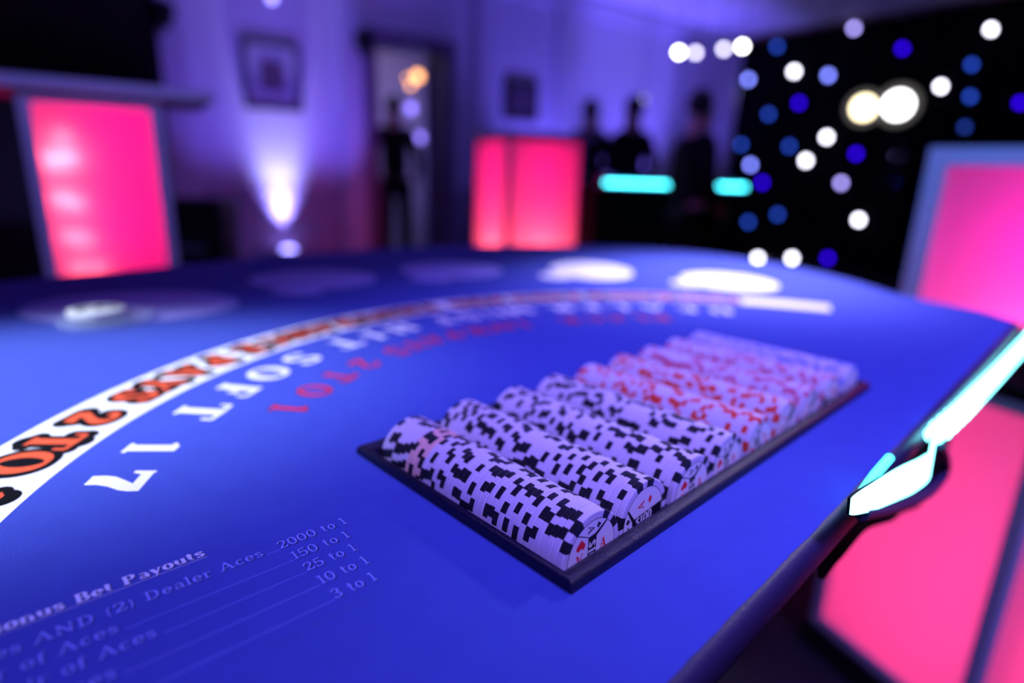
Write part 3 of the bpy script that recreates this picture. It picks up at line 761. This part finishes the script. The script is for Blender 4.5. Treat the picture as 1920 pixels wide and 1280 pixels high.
# open door leaf swung into the hallway
dr = empty('door_1', MA @ Vector((ds1-.02, .22, 0)), math.atan2(dA.y, dA.x)+R(28)); dr['kind'] = 'structure'
mb = MB(); mb.box((0, 0, .01), (.80, .04, dtop-.02)); bevel(mb.build('door_leaf', mat('blue_grey_door', (.12, .13, .35), .6), dr), .004)
mb = MB()
for z0, z1 in ((.15, .9), (1.05, dtop-.2)): mb.box((.12, .041, z0), (.68, .05, z1)); mb.box((.12, -.01, z0), (.68, -.001, z1))
mb.build('door_panel', mat('blue_grey_door_panel', (.10, .11, .30), .6), dr)
mb = MB(); mb.lathe([(.0, 0), (.02, .0), (.028, .02), (.02, .045), (0, .05)], 16, 'Y', org=(.73, .045, 1.0)); mb.build('door_handle', M['frame'], dr, smooth=True)
# hallway behind the door
mb = MB()
mb.box((ds0-.9, 2.1, 0), (ds1+1.0, 2.2, 2.6)); mb.box((ds0-1.0, .2, 0), (ds0-.9, 2.2, 2.6)); mb.box((ds1+1.0, .2, 0), (ds1+1.1, 2.2, 2.6)); mb.box((ds0-1.0, .2, 2.6), (ds1+1.1, 2.2, 2.7))
tag(mb.build('wall_hallway', mat('hall_paint', (.50, .44, .46), .9), matrix=MA), kind='structure')
# starcloth on the right wall
sx0 = (on_plane(1372, 300, corner, nB)-corner).dot(dB)
mb = MB(); NS = 160
top = CEIL-.05; Ls = 6.2-sx0
prev = None
for i in range(NS+1):
    x = sx0+Ls*i/NS; y = -.06+.022*math.sin(i*.9)+.012*math.sin(i*.37+1)
    if prev:
        mb.face([(prev[0], prev[1], .02), (x, y, .02), (x, y, top), (prev[0], prev[1], top)])
        mb.face([(prev[0], prev[1]+.004, .02), (prev[0], prev[1]+.004, top), (x, y+.004, top), (x, y+.004, .02)])
    prev = (x, y)
sc_ = mb.build('starcloth', M['cloth'], matrix=MBm, smooth=True); tag(sc_, 'black starcloth drape covering the wall from floor to ceiling', 'backdrop')
mb = MB(); mb.tube([MBm @ Vector((sx0-.05, -.09, top+.01)), MBm @ Vector((6.2, -.09, top+.01))], .014, 10); tag(mb.build('curtain_rail', mat('warm_wood_rail', (.25, .09, .04), .5)), 'reddish rail along the top of the black starcloth', 'rail')
# star lights
stars = [(1421,484,'w'),(1485,484,'w'),(1552,484,'d'),(1610,412,'w'),(1403,416,'m'),(1458,402,'m'),(1429,342,'d'),(1407,309,'b'),(1511,301,'w'),(1577,343,'v'),(1673,341,'m'),(1682,292,'v'),(1605,288,'d'),(1480,274,'m'),(1550,257,'w'),(1389,271,'m'),(1441,214,'m'),(1498,193,'d'),(1362,179,'w'),(1403,149,'b'),(1489,134,'w'),(1553,141,'b'),(1457,87,'m'),(1601,53,'v'),(1692,91,'d'),(1858,55,'w'),(1822,121,'m'),(1764,162,'w'),(1819,181,'m'),(1809,238,'n'),(1912,193,'d')]
SM = {'w': emis('star_white', (.85, .85, 1), 15), 'v': emis('star_violet', (.42, .36, 1), 8), 'b': emis('star_pale_blue', (.20, .24, 1), 10), 'm': emis('star_blue', (.025, .09, .75), 3.6), 'd': emis('star_deep_blue', (.03, .0, .9), 6), 'n': emis('star_dim', (.02, .06, .45), 3)}
word = {'w': 'white', 'v': 'pale violet', 'b': 'pale blue', 'm': 'dim blue', 'd': 'deep ultramarine', 'n': 'very dim blue'}
mb = MB(); ns = 16
mb.lathe([(.003, -1), (.0155, -.9), (.030, -.35), (.033, 0), (.030, .35), (.0155, .9), (.003, 1)], ns)
mb.v = [Vector((v.x, v.y, v.z*.014)) for v in mb.v]
star_me = {}
for k in SM: star_me[k] = mb.data('star_'+k, SM[k], True, angle=80)
qB = (MBm.to_3x3() @ Matrix.Rotation(R(90), 3, 'X')).to_4x4()
for kk in SM:
    grp = sorted([s for s in stars if s[2] == kk], key=lambda s: s[1])
    for i, (px, py, _) in enumerate(grp):
        p = on_plane(px, py, corner+nB*.112, nB)
        s = bpy.data.objects.new('pin_light', star_me[kk]); C.objects.link(s); s.matrix_world = Matrix.Translation(p) @ qB
        sc_f = (p-CAM).dot(FW)/7.2; s.scale = (sc_f, sc_f, 1)
        where = 'lowest' if i == len(grp)-1 and len(grp) > 1 else (('highest' if i == 0 else ordw(i+1)+' highest') if len(grp) > 1 else 'single')
        tag(s, f'{word[kk]} pin light on the black starcloth, {where} of that colour', 'light', 'pin lights of the starcloth')

# curtain beside the starcloth
mb = MB(); prev = None
for i in range(70):
    s = sC-1.25+1.2*i/69; y = -.10+.03*math.sin(i*.85)
    if prev: mb.face([(prev[0], prev[1], .03), (s, y, .03), (s, y, CEIL-.2), (prev[0], prev[1], CEIL-.2)])
    prev = (s, y)
tag(mb.build('curtain', M['curtain'], matrix=MA, smooth=True), 'pleated violet-lit curtain in the corner beside the starcloth', 'curtain')

# framed pictures
def picture(x0, y0, x1, y1, label, dark=False):
    a, b = wall_pt(x0, (y0+y1)/2), wall_pt(x1, (y0+y1)/2); s0, s1 = sA(a), sA(b)
    z1 = wall_pt((x0+x1)/2, y0).z; z0 = wall_pt((x0+x1)/2, y1).z
    root = empty('framed_picture', MA @ Vector(((s0+s1)/2, 0, (z0+z1)/2)), math.atan2(dA.y, dA.x), label, 'picture')
    w, h = (s1-s0)/2, (z1-z0)/2; e = .035 if not dark else .025
    mb = MB()
    for q in ((-w, -h, w, -h+e), (-w, h-e, w, h), (-w, -h+e, -w+e, h-e), (w-e, -h+e, w, h-e)): mb.box((q[0], -.03, q[1]), (q[2], 0, q[3]))
    bevel(mb.build('frame', M['darkwood'], root), .004)
    mb = MB(); mb.box((-w+e, -.012, -h+e), (w-e, -.001, h-e)); mb.build('mount', M['mat_board'] if not dark else M['darkwood'], root)
    k = .42 if not dark else .75
    mb = MB(); mb.box((-w*k, -.016, -h*k), (w*k, -.0125, h*k)); mb.build('print', M['paperart'], root)
picture(455, 78, 562, 207, 'dark framed picture with pale mount on the wall left of the doorway')
picture(945, 150, 1006, 226, 'small dark framed picture on the wall above the two-panel glowing plinth', True)
# large dark picture / screen top left
a, b = wall_pt(-260, 60), wall_pt(292, 60); s0, s1 = sA(a), sA(b)
zb0 = wall_pt(288, 182).z
scr = empty('wall_screen', MA @ Vector(((s0+s1)/2, 0, 0)), math.atan2(dA.y, dA.x), 'large black switched-off screen filling the top left corner', 'screen')
mb = MB(); w = (s1-s0)/2; mb.box((-w, -.10, zb0-.05), (w, -.002, 2.6)); bevel(mb.build('casing', M['black'], scr), .01)
mb = MB(); mb.box((-w+.05, -.104, zb0), (w-.05, -.1005, 2.55)); mb.build('glass_panel', mat('screen_glass', (.004, .003, .006), .15, spec=.5), scr)
mb = MB(); mb.box((-w*.9, -.09, 0), (w*.96, -.002, zb0-.052)); mb.build('cabinet', M['darkwood'], scr)
# sconces
def sconce(px, py, label):
    p = wall_pt(px, py); root = empty('wall_sconce', p, math.atan2(dA.y, dA.x), label, 'wall lamp')
    mb = MB(); mb.lathe([(.0, 0), (.05, 0), (.05, -.015), (0, -.02)], 20, 'Y', caps=False); mb.build('back_plate', M['darkwood'], root, smooth=True)
    mb = MB(); mb.tube([(0, -.02, 0), (0, -.09, -.02), (0, -.13, .02)], .009, 8); mb.build('arm', M['darkwood'], root, smooth=True)
    mb = MB(); mb.lathe([(.05, .02), (.085, .10), (.09, .17), (.06, .19)], 24, 'Z', org=(0, -.13, 0)); mb.build('lamp_shade', M['black'], root, smooth=True)
sconce(300, 62, 'dark unlit wall sconce beside the black screen'); sconce(673, 108, 'dark unlit wall sconce left of the doorway')

# ------------------------------------------------------------------ glowing plinths
def plinth(c, rz, w, d, h, label, lights, edge=.06, slab=None, shut=((0, 1), (1, 0))):
    root = empty('glowing_plinth', (c[0], c[1], 0), rz, label, 'plinth')
    lit_box(root, None, w, d, .03, h, edge, shut=shut)
    mb = MB(); mb.box((-w/2+.02, -d/2+.02, 0), (w/2-.02, d/2-.02, .03)); mb.build('foot', M['black'], root)
    if slab:
        x0, x1, y0, y1, t = slab
        mb = MB(); mb.box((x0, y0, h), (x1, y1, h+t)); bevel(mb.build('top_slab', M['frame'], root), .006)
    m = root.matrix_basis
    for (x, y, z, col, W_, r) in lights:
        plight('plinth_led', Matrix.Translation((c[0], c[1], 0)) @ Matrix.Rotation(rz, 4, 'Z') @ Vector((x, y, z)), col, W_, r)
    return root
def ratio(px, py): d = ray(px, py); return d.x/d.y
def place_front(pl, pr, Y, rz):
    """front face of a box from pixel column pl to pr, turned by rz: (left corner, width)"""
    kl, kr = ratio(*pl), ratio(*pr); w_ = Y*(kr-kl)/(math.cos(rz)-kr*math.sin(rz)); return Vector((kl*Y, Y)), w_
rz1 = R(33); P1, wL = place_front((58, 350), (318, 350), 2.35, rz1)
def centre(P, w_, d_, rz): return P + Vector((math.cos(rz), math.sin(rz)))*w_/2 + Vector((-math.sin(rz), math.cos(rz)))*d_/2
c1 = centre(P1, wL, .42, rz1); ht = at_y(75, 166, P1.y).z
hot = []
q0 = Vector((P1.x, P1.y, 0)); fdir = Vector((math.cos(rz1), math.sin(rz1), 0)); fnor = Vector((math.sin(rz1), -math.cos(rz1), 0))
for px, py, W_ in ((100, 300, .30), (128, 296, .30), (118, 258, .14), (118, 372, .22), (142, 380, .18), (135, 442, .16), (160, 446, .12), (150, 500, .14), (185, 502, .12)):
    q = on_plane(px, py, q0-fnor*.052, fnor); hot.append(((q-q0).dot(fdir)-wL/2, -.21+.052, q.z, HOT, W_*1.7, .012))
plinth(c1, rz1, wL, .42, ht, 'large glowing pink plinth with pale hot spots under a grey bar top, beside the screen',
       [(.02, .10, .75, PINK, 6.5, .08), (.07, .10, 1.15, PINK, 6.0, .08)] + hot,
       .042, (-wL/2-.45, wL/2+.20, -.26, .26, .045))
# middle plinth : two faces seen
rz2 = R(27); P2, w2 = place_front((952, 360), (1090, 360), 4.9, rz2)
kl = ratio(888, 360); d2 = (P2.x-kl*P2.y)/(math.sin(rz2)+kl*math.cos(rz2)); h2 = at_y(952, 252, 4.9).z
c2 = centre(P2, w2, d2, rz2)
plinth(c2, rz2, w2, d2, h2, 'distant glowing pink plinth with two lit faces right of the doorway',
       [(0, -.12, .36, HOT, 11, .05), (-w2/2+.13, 0, .38, HOT, 3.5, .05), (0, .0, 1.1, PINK, 7, .08), (0, 0, .7, PINK, 6, .08)], .035, (-w2/2-.03, w2/2+.12, -d2/2-.02, d2/2+.02, .035))
# right plinth, nearer
rz3 = R(-40); P3, w3 = place_front((1715, 420), (2330, 420), 2.0, rz3)
w3 = .8; c3 = centre(P3, w3, .5, rz3); h3 = at_y(1745, 276, P3.y).z
plinth(c3, rz3, w3, .5, h3, 'glowing pink plinth behind the right end of the blackjack table',
       [(-.05, -.03, .50, (1, .07, .38), 7, .06), (-.05, 0, .88, MAG, 3.5, .08), (.2, -.03, .50, (1, .07, .38), 6, .08), (.2, 0, .88, MAG, 3, .08)], .055, None, ((0, 1), (-1, 0)))

# uplighter against the wall with its stand
p = on_plane(541, 462, wA0+nA*.13, nA)
up = empty('uplighter', (p.x, p.y, 0), 0, 'round uplighter throwing a violet beam up the wall under the framed picture', 'uplighter')
zb_ = p.z-.03
mb = MB(); mb.box((-.06, -.06, 0), (.06, .06, zb_-.10)); bevel(mb.build('stand', M['black'], up), .01)
mb = MB(); mb.lathe([(.05, zb_-.10), (.075, zb_-.08), (.08, zb_+.0), (.07, zb_+.005), (.065, zb_-.02), (0.0, zb_-.02)], 28, caps=False); mb.build('housing', M['frame'], up, smooth=True)
mb = MB(); mb.lathe([(.0, zb_+.030), (.03, zb_+.024), (.052, zb_+.010), (.060, zb_-.01)], 28, caps=False); mb.build('lens', emis('uplight_lens', (.30, .26, 1), 10), up, smooth=True)
VIO = (.16, .11, 1.0)
src = p-nA*.025
l = plight('uplight_beam', (src.x, src.y, zb_+.05), (.30, .27, 1.0), 200, .03, 'SPOT', spot=62, blend=1); aim(l, (src.x, src.y, 3))
l = plight('uplight_core', (src.x, src.y, zb_+.05), (.60, .62, 1.0), 125, .03, 'SPOT', spot=40, blend=1); aim(l, (src.x-nA.x*.10, src.y-nA.y*.10, 1.3))
# black flight case
p = at_y(380, 430, 4.3); fc = empty('flight_case', (p.x, p.y, 0), R(8), 'black box standing in the shade right of the left glowing plinth', 'case')
hh = at_y(380, 372, 4.3).z; mb = MB(); mb.box((-.20, -.2, 0), (.20, .2, hh)); bevel(mb.build('box', M['black'], fc), .012)
mb = MB(); mb.box((-.205, -.205, hh-.16), (.205, .205, hh-.14)); mb.build('lid_seam', M['cloth'], fc)
mb = MB(); mb.tube([(-.07, -.205, hh*.6), (-.07, -.235, hh*.6), (.07, -.235, hh*.6), (.07, -.205, hh*.6)], .007, 8); mb.build('handle', M['frame'], fc)

# far gaming table with cyan LED edge
Y5 = 4.6
pA, pB = at_y(1128, 342, Y5), at_y(1380, 352, Y5+.1)
ft = empty('gaming_table', ((pA.x+pB.x)/2, Y5+.45, 0), math.atan2(.1, pB.x-pA.x), 'dark gaming table with a cyan lit edge where the people stand', 'gaming table')
wt = (pB.x-pA.x)/2+.02; zt = pA.z
mb = MB()
prof = [(-wt, -.42), (wt, -.42), (wt*.98, -.1), (wt*.8, .2), (wt*.45, .4), (0, .46), (-wt*.45, .4), (-wt*.8, .2), (-wt*.98, -.1)]
mb.face([(x, y, zt+.04) for x, y in prof]); mb.face([(x, y, zt-.03) for x, y in prof][::-1])
for i in range(len(prof)):
    a, b = prof[i-1], prof[i]; mb.face([(*a, zt-.03), (*b, zt-.03), (*b, zt+.04), (*a, zt+.04)])
mb.build('table_top', M['vinyl'], ft)
mb = MB(); mb.box((-wt*1.12, -.36, 0), (wt*.9, .2, zt-.031)); mb.build('skirt', M['cloth'], ft)
mb = MB(); mb.tube([(-wt, -.432, zt), (wt, -.432, zt)], .011, 8); mb.build('light_strip', emis('cyan_strip', (.06, .75, .88), 11), ft)

# people
def person(name, loc, h, rz, label, top='suit', bottom='suit', lean=0, arm=0, phair='hair'):
    root = empty(name, (*loc, 0), rz, label, 'person'); k = h/1.75
    def skin(nm, V, E, m, rr, parent=root):
        me = bpy.data.meshes.new(nm); me.from_pydata([tuple(Vector(v)*k) for v in V], E, []); me.materials.append(m)
        o = bpy.data.objects.new(nm, me); C.objects.link(o); o.parent = parent
        s = o.modifiers.new('skin', 'SKIN'); s.use_smooth_shade = True
        for i, v in enumerate(me.skin_vertices[0].data): v.radius = (rr[i][0]*k, rr[i][1]*k)
        me.skin_vertices[0].data[0].use_root = True
        s2 = o.modifiers.new('sub', 'SUBSURF'); s2.levels = 1; s2.render_levels = 2
        return o
    L = lean
    V = [(0,0,.95), (0,-.01+L*.3,1.12), (0,L*.7,1.34), (0,L,1.46), (0,L-.01,1.51), (0,L-.02,1.59), (0,L-.02,1.69),
         (.09,0,.90), (.10,-.01,.50), (.11,.02,.09), (.12,-.13,.03), (-.09,0,.90), (-.10,-.01,.50), (-.11,.02,.09), (-.12,-.13,.03),
         (.17,L,1.42), (.25,L+.02,1.15), (.24+arm*.05,L-.10-arm*.15,.95+arm*.12), (.24+arm*.04,L-.15-arm*.2,.88+arm*.16), (-.17,L,1.42), (-.25,L+.02,1.15), (-.22,L-.12-arm*.12,.96+arm*.1), (-.21,L-.17-arm*.16,.89+arm*.14)]
    E = [(0,1),(1,2),(2,3),(3,4),(4,5),(5,6),(0,7),(7,8),(8,9),(9,10),(0,11),(11,12),(12,13),(13,14),(3,15),(15,16),(16,17),(17,18),(3,19),(19,20),(20,21),(21,22)]
    rr = [(.13,.10),(.115,.09),(.14,.10),(.10,.08),(.065,.065),(.08,.09),(.072,.08),(.08,.08),(.055,.055),(.035,.04),(.04,.03),(.08,.08),(.055,.055),(.035,.04),(.04,.03),(.055,.055),(.042,.042),(.03,.03),(.035,.02),(.055,.055),(.042,.042),(.03,.03),(.035,.02)]
    skin('body', V, E, M['skin'], rr)
    jV = [(0,0,.86), (0,-.01+L*.3,1.12), (0,L*.7,1.34), (0,L,1.44), (.17,L,1.42), (.25,L+.02,1.15), (.24+arm*.05,L-.09-arm*.14,.97+arm*.12), (-.17,L,1.42), (-.25,L+.02,1.15), (-.22,L-.11-arm*.11,.98+arm*.1)]
    skin('jacket', jV, [(0,1),(1,2),(2,3),(3,4),(4,5),(5,6),(3,7),(7,8),(8,9)], M[top], [(.16,.125),(.145,.115),(.165,.125),(.10,.085),(.07,.07),(.058,.058),(.045,.045),(.07,.07),(.058,.058),(.045,.045)])
    skin('trousers', [(0,0,.95),(.09,0,.88),(.10,-.01,.50),(.11,.02,.12),(-.09,0,.88),(-.10,-.01,.50),(-.11,.02,.12)], [(0,1),(1,2),(2,3),(0,4),(4,5),(5,6)], M[bottom], [(.14,.115),(.10,.10),(.075,.075),(.055,.06),(.10,.10),(.075,.075),(.055,.06)])
    mb = MB(); mb.lathe([(.002, .115), (.045, .10), (.078, .055), (.088, .0), (.082, -.045), (.07, -.06)], 20, caps=False); 
    hr = mb.build('hair', M[phair], root, smooth=True); hr.location = Vector((0, L+.005, 1.685))*k; hr.scale = (k, k*1.12, k)
    # face: nose, eyes, ears
    mb = MB(); mb.lathe([(.0, -.112), (.010, -.108), (.013, -.09), (.0, -.075)], 8, 'Y', org=(0, 0, 0)); mb.lathe([(0, -.006), (.018, 0), (0, .006)], 8, 'X', org=(.074, 0, .0)); mb.lathe([(0, -.006), (.018, 0), (0, .006)], 8, 'X', org=(-.074, 0, .0))
    fc = mb.build('face', M['skin'], root, smooth=True); fc.location = Vector((0, L-.02, 1.635))*k; fc.scale = (k, k, k)
    return root
def pers(px, top_py, Y, rz, label, **kw):
    p = at_y(px, top_py, Y); return person('person', (p.x, p.y), p.z, rz, label, **kw)
pers(1107, 192, 6.35, R(150), 'person in dark clothes standing at the cyan lit table, left of the pair', lean=-.03, arm=1)
pers(1186, 188, 5.75, R(205), 'person in dark clothes standing at the cyan lit table, right of the pair', lean=.04, arm=1)
pers(1316, 178, 4.1, R(105), 'person in black standing in front of the starcloth edge', lean=0)
dp = MA @ Vector(((ds0+ds1)/2, .6, 0))
pers(738, 186, dp.y+.10, R(10), 'person in dark clothes standing in the hallway doorway', top='suit')

# hallway lamps
def bulbs(name, px, py, Y, mate, r, label, stems=True):
    p = on_plane(px, py, wA0-nA*Y, nA); root = empty(name, p, 0, label, 'lamp')
    mb = MB(); mb.lathe([(.001, -r), (r*.7, -r*.7), (r, 0), (r*.7, r*.7), (.001, r)], 18); mb.build('bulb', mate, root, smooth=True)
    mb = MB(); mb.lathe([(.012, r*.9), (.016, r*1.4), (.012, r*1.9), (.004, r*2.2)], 12); mb.build('socket', M['darkwood'], root, smooth=True)
    return root
AM = emis('amber_bulb', (1, .42, .12), 5); VM = emis('violet_bulb', (.28, .20, 1), 3.2)
Yh = 1.1
for px, py, r, nm in ((783, 143, .055, 'brightest amber bulb glowing in the hallway'), (770, 160, .03, 'small amber bulb just below the brightest one in the hallway'), (764, 146, .022, 'smallest amber bulb, to the left of the brightest one in the hallway')):
    bulbs('pendant_bulb', px, py, Yh, AM, r, nm)
for px, py, r, nm in ((770, 202, .05, 'upper violet bulb glowing in the doorway'), (787, 258, .05, 'middle violet bulb glowing in the doorway'), (760, 290, .035, 'lowest violet bulb glowing in the doorway')):
    bulbs('party_light', px, py, Yh-.1, VM, r, nm)
plight('hall_lamp', MA @ Vector(((ds0+ds1)/2+.1, 1.2, 2.3)), (.9, .75, .75), 6, .08)
plight('hall_blue', MA @ Vector((ds1+.3, 1.0, 1.6)), (.2, .2, 1), 24, .1)

# ceiling spots and the two stage lamps
WB = emis('warm_white_bulb', (1, .97, .95), 22); WB2 = emis('dim_white_bulb', (.8, .75, .95), 9)
for px, py, mt, nm in ((1273, 98, WB, 'bright white bulb nearest the curtain under the ceiling'), (1304, 99, WB2, 'dimmer white bulb beside the brightest one under the ceiling'), (1357, 92, WB2, 'dim white bulb left of the starcloth top edge'), (1392, 87, WB, 'bright white bulb right at the starcloth top corner'), (510, -4, emis('violet_room_bulb', (.35, .30, 1), 5), 'pale bulb above the framed picture at the top edge'), (1206, 186, emis('faint_bulb', (.45, .42, .7), 2.2), 'faint pale bulb beside the head of the standing pair')):
    Yb = 6.9 if px > 1200 else 5.0
    if px == 1206: Yb = 6.6
    p = at_y(px, py, Yb)
    root = empty('ceiling_spotlight', p, 0, nm, 'lamp', 'small white room bulbs')
    mb = MB(); mb.lathe([(.001, -.03), (.024, -.02), (.030, .0), (.024, .02), (.001, .03)], 16); mb.build('bulb', mt, root, smooth=True)
    mb = MB(); mb.lathe([(.010, .03), (.02, .035), (.02, .07), (.006, .08)], 12); mb.tube([(0, 0, .08), (0, 0, CEIL-p.z-.001)], .004, 6); mb.build('hanger', M['darkwood'], root, smooth=True)
Ys = 4.6
stnd = at_y(1700, 200, Ys)
st = empty('lighting_stand', (stnd.x, stnd.y, 0), 0, 'black lighting stand in front of the starcloth', 'lighting stand')
mb = MB(); mb.tube([(0, 0, .02), (0, 0, stnd.z+.0)], .018, 10); mb.build('pole', M['black'], st)
mb = MB(); mb.tube([(-.36, 0, stnd.z+.02), (.05, 0, stnd.z+.02)], .016, 10); mb.build('cross_bar', M['black'], st)
for k in range(3):
    mb = MB(); a = 2*PI*k/3; mb.tube([(0, 0, .30), (.28*math.cos(a), .28*math.sin(a), .02)], .009, 8); mb.build('leg', M['black'], st)
for px, py, r, col, es, nm in ((1620, 202, .072, (1, .86, .52), 7, 'warm white stage lamp, left of the blazing pair before the starcloth'), (1684, 197, .085, (1, 1, 1), 9, 'cold white stage lamp, right of the blazing pair before the starcloth')):
    p = at_y(px, py, Ys-.22); root = empty('stage_lamp', p, 0, nm, 'stage light'); d = (CAM-p).normalized()
    root.rotation_euler = d.to_track_quat('-Y', 'Z').to_euler()
    mb = MB(); mb.lathe([(.0, .16), (r*.5, .15), (r*.9, .05), (r*1.02, -.03), (r*.97, -.03), (r*.92, .0)], 28, 'Y', caps=False); mb.build('housing', M['black'], root, smooth=True)
    mb = MB(); mb.lathe([(.0, -.022), (r*.45, -.018), (r*.80, -.006), (r*.93, .0)], 28, 'Y', caps=False); mb.build('lens', emis('stage_lens', col, es), root, smooth=True)
    mb = MB(); mb.lathe([(r*1.03, -.03), (r*1.5, -.05), (r*1.52, -.045), (r*1.04, -.02)], 28, 'Y', caps=False); mb.build('halo_ring', emis('painted_halo', (.75, .68, .62), .16), root, smooth=True)  # weakly glowing ring added to imitate the lamp's halo

# ------------------------------------------------------------------ light
w = bpy.data.worlds.new('world'); sc.world = w; w.use_nodes = True
w.node_tree.nodes['Background'].inputs[0].default_value = (.05, .03, .30, 1); w.node_tree.nodes['Background'].inputs[1].default_value = .012
PUR = (.29, .21, 1.0)
# violet overhead wash on the table (house par cans out of frame)
l = plight('violet_wash', (1.0, .1, 2.5), PUR, 235, .16, 'SPOT', spot=38, blend=.5); aim(l, T(420, 560))
l = plight('violet_fill', (-.3, -1.0, 2.3), PUR, 150, .3, 'SPOT', spot=34, blend=.9); aim(l, T(-150, 60))
# white beam on the left of the table
l = plight('white_beam', (-1.5, -.2, 2.2), (.74, .86, 1.0), 420, .05, 'SPOT', spot=19, blend=.9); aim(l, T(-432, 405))
# white beam on far right betting spot
l = plight('far_beam', (1.3, 2.3, 2.6), (.66, .62, 1.0), 900, .12, 'SPOT', spot=21, blend=1); aim(l, T(450, 1200))
# room washes, followed by added fill lights
for px, py, e, s_ in ((1180, 300, 400, 70), (1010, 300, 280, 70), (610, 300, 150, 60), (1300, 300, 200, 60), (420, 300, 110, 60)):
    b = wall_pt(px, py); q = b + nA*.6; l = plight('room_uplight', (q.x, q.y, .25), VIO, e, .06, 'SPOT', spot=s_, blend=1); aim(l, (b.x+nA.x*.15, b.y+nA.y*.15, 2.4))
for px, py, e, sp_ in ((1085, 34, 110, 70), (1215, 64, 170, 70)):
    q = on_plane(px, py, Vector((0, 0, CEIL)), Vector((0, 0, 1))); l = plight('ceiling_uplight', (q.x, q.y-.1, CEIL-.75), (.5, .45, 1), e, .06, 'SPOT', spot=sp_, blend=1); aim(l, q)
plight('room_fill', (.0, 3.4, 2.5), VIO, 36, .4)
l = plight('added_ceiling_fill', (1.6, 3.9, 1.5), VIO, 60, .2, 'SPOT', spot=110, blend=1); aim(l, (2.2, 5.2, CEIL))  # added unseen light that tints the ceiling violet
l = plight('added_bar_fill', (.3, .6, 2.5), (.22, .20, 1), 260, .1, 'SPOT', spot=36, blend=1); aim(l, (-1.75, 2.4, 1.1))  # fill added to brighten the left plinth frame and bar top
l = plight('added_right_fill', (.2, .2, 2.6), (.10, .26, 1), 420, .1, 'SPOT', spot=34, blend=1); aim(l, (1.6, 1.9, 1.0))  # extra unseen spot that lifts the right plinth frame
l = plight('added_edge_fill', (2.0, -1.1, 1.7), (.30, .22, 1), 34, .15, 'SPOT', spot=34, blend=1); aim(l, (.55, .65, .75))  # added spot without a fixture, brightens the rolled felt edge
l = plight('added_pedestal_fill', (1.7, -.5, .7), (.22, .16, 1), 45, .08, 'SPOT', spot=30, blend=1); aim(l, (.85, .84, .40))  # invented side light for the low plinth's frame
l = plight('added_low_fill', (-.3, -.7, .5), (.26, .16, 1), 55, .08, 'SPOT', spot=30, blend=1); aim(l, (.80, .98, .38))  # invented light below table height, reaches the low plinth's front
l = plight('added_glint_spot', (2.1, 2.3, 2.4), (.75, .72, 1), 200, .08, 'SPOT', spot=4.2, blend=1); aim(l, T(80, 275))  # added only to raise a glint along the rack rim
sc.view_settings.view_transform = 'Standard'; sc.view_settings.look = 'None'; sc.view_settings.exposure = 0; sc.view_settings.gamma = 1
sc.view_settings.use_curve_mapping = False
sc.cycles.use_denoising = True; sc.cycles.use_adaptive_sampling = False
sc.cycles.max_bounces = 6; sc.cycles.diffuse_bounces = 3; sc.cycles.sample_clamp_indirect = 4
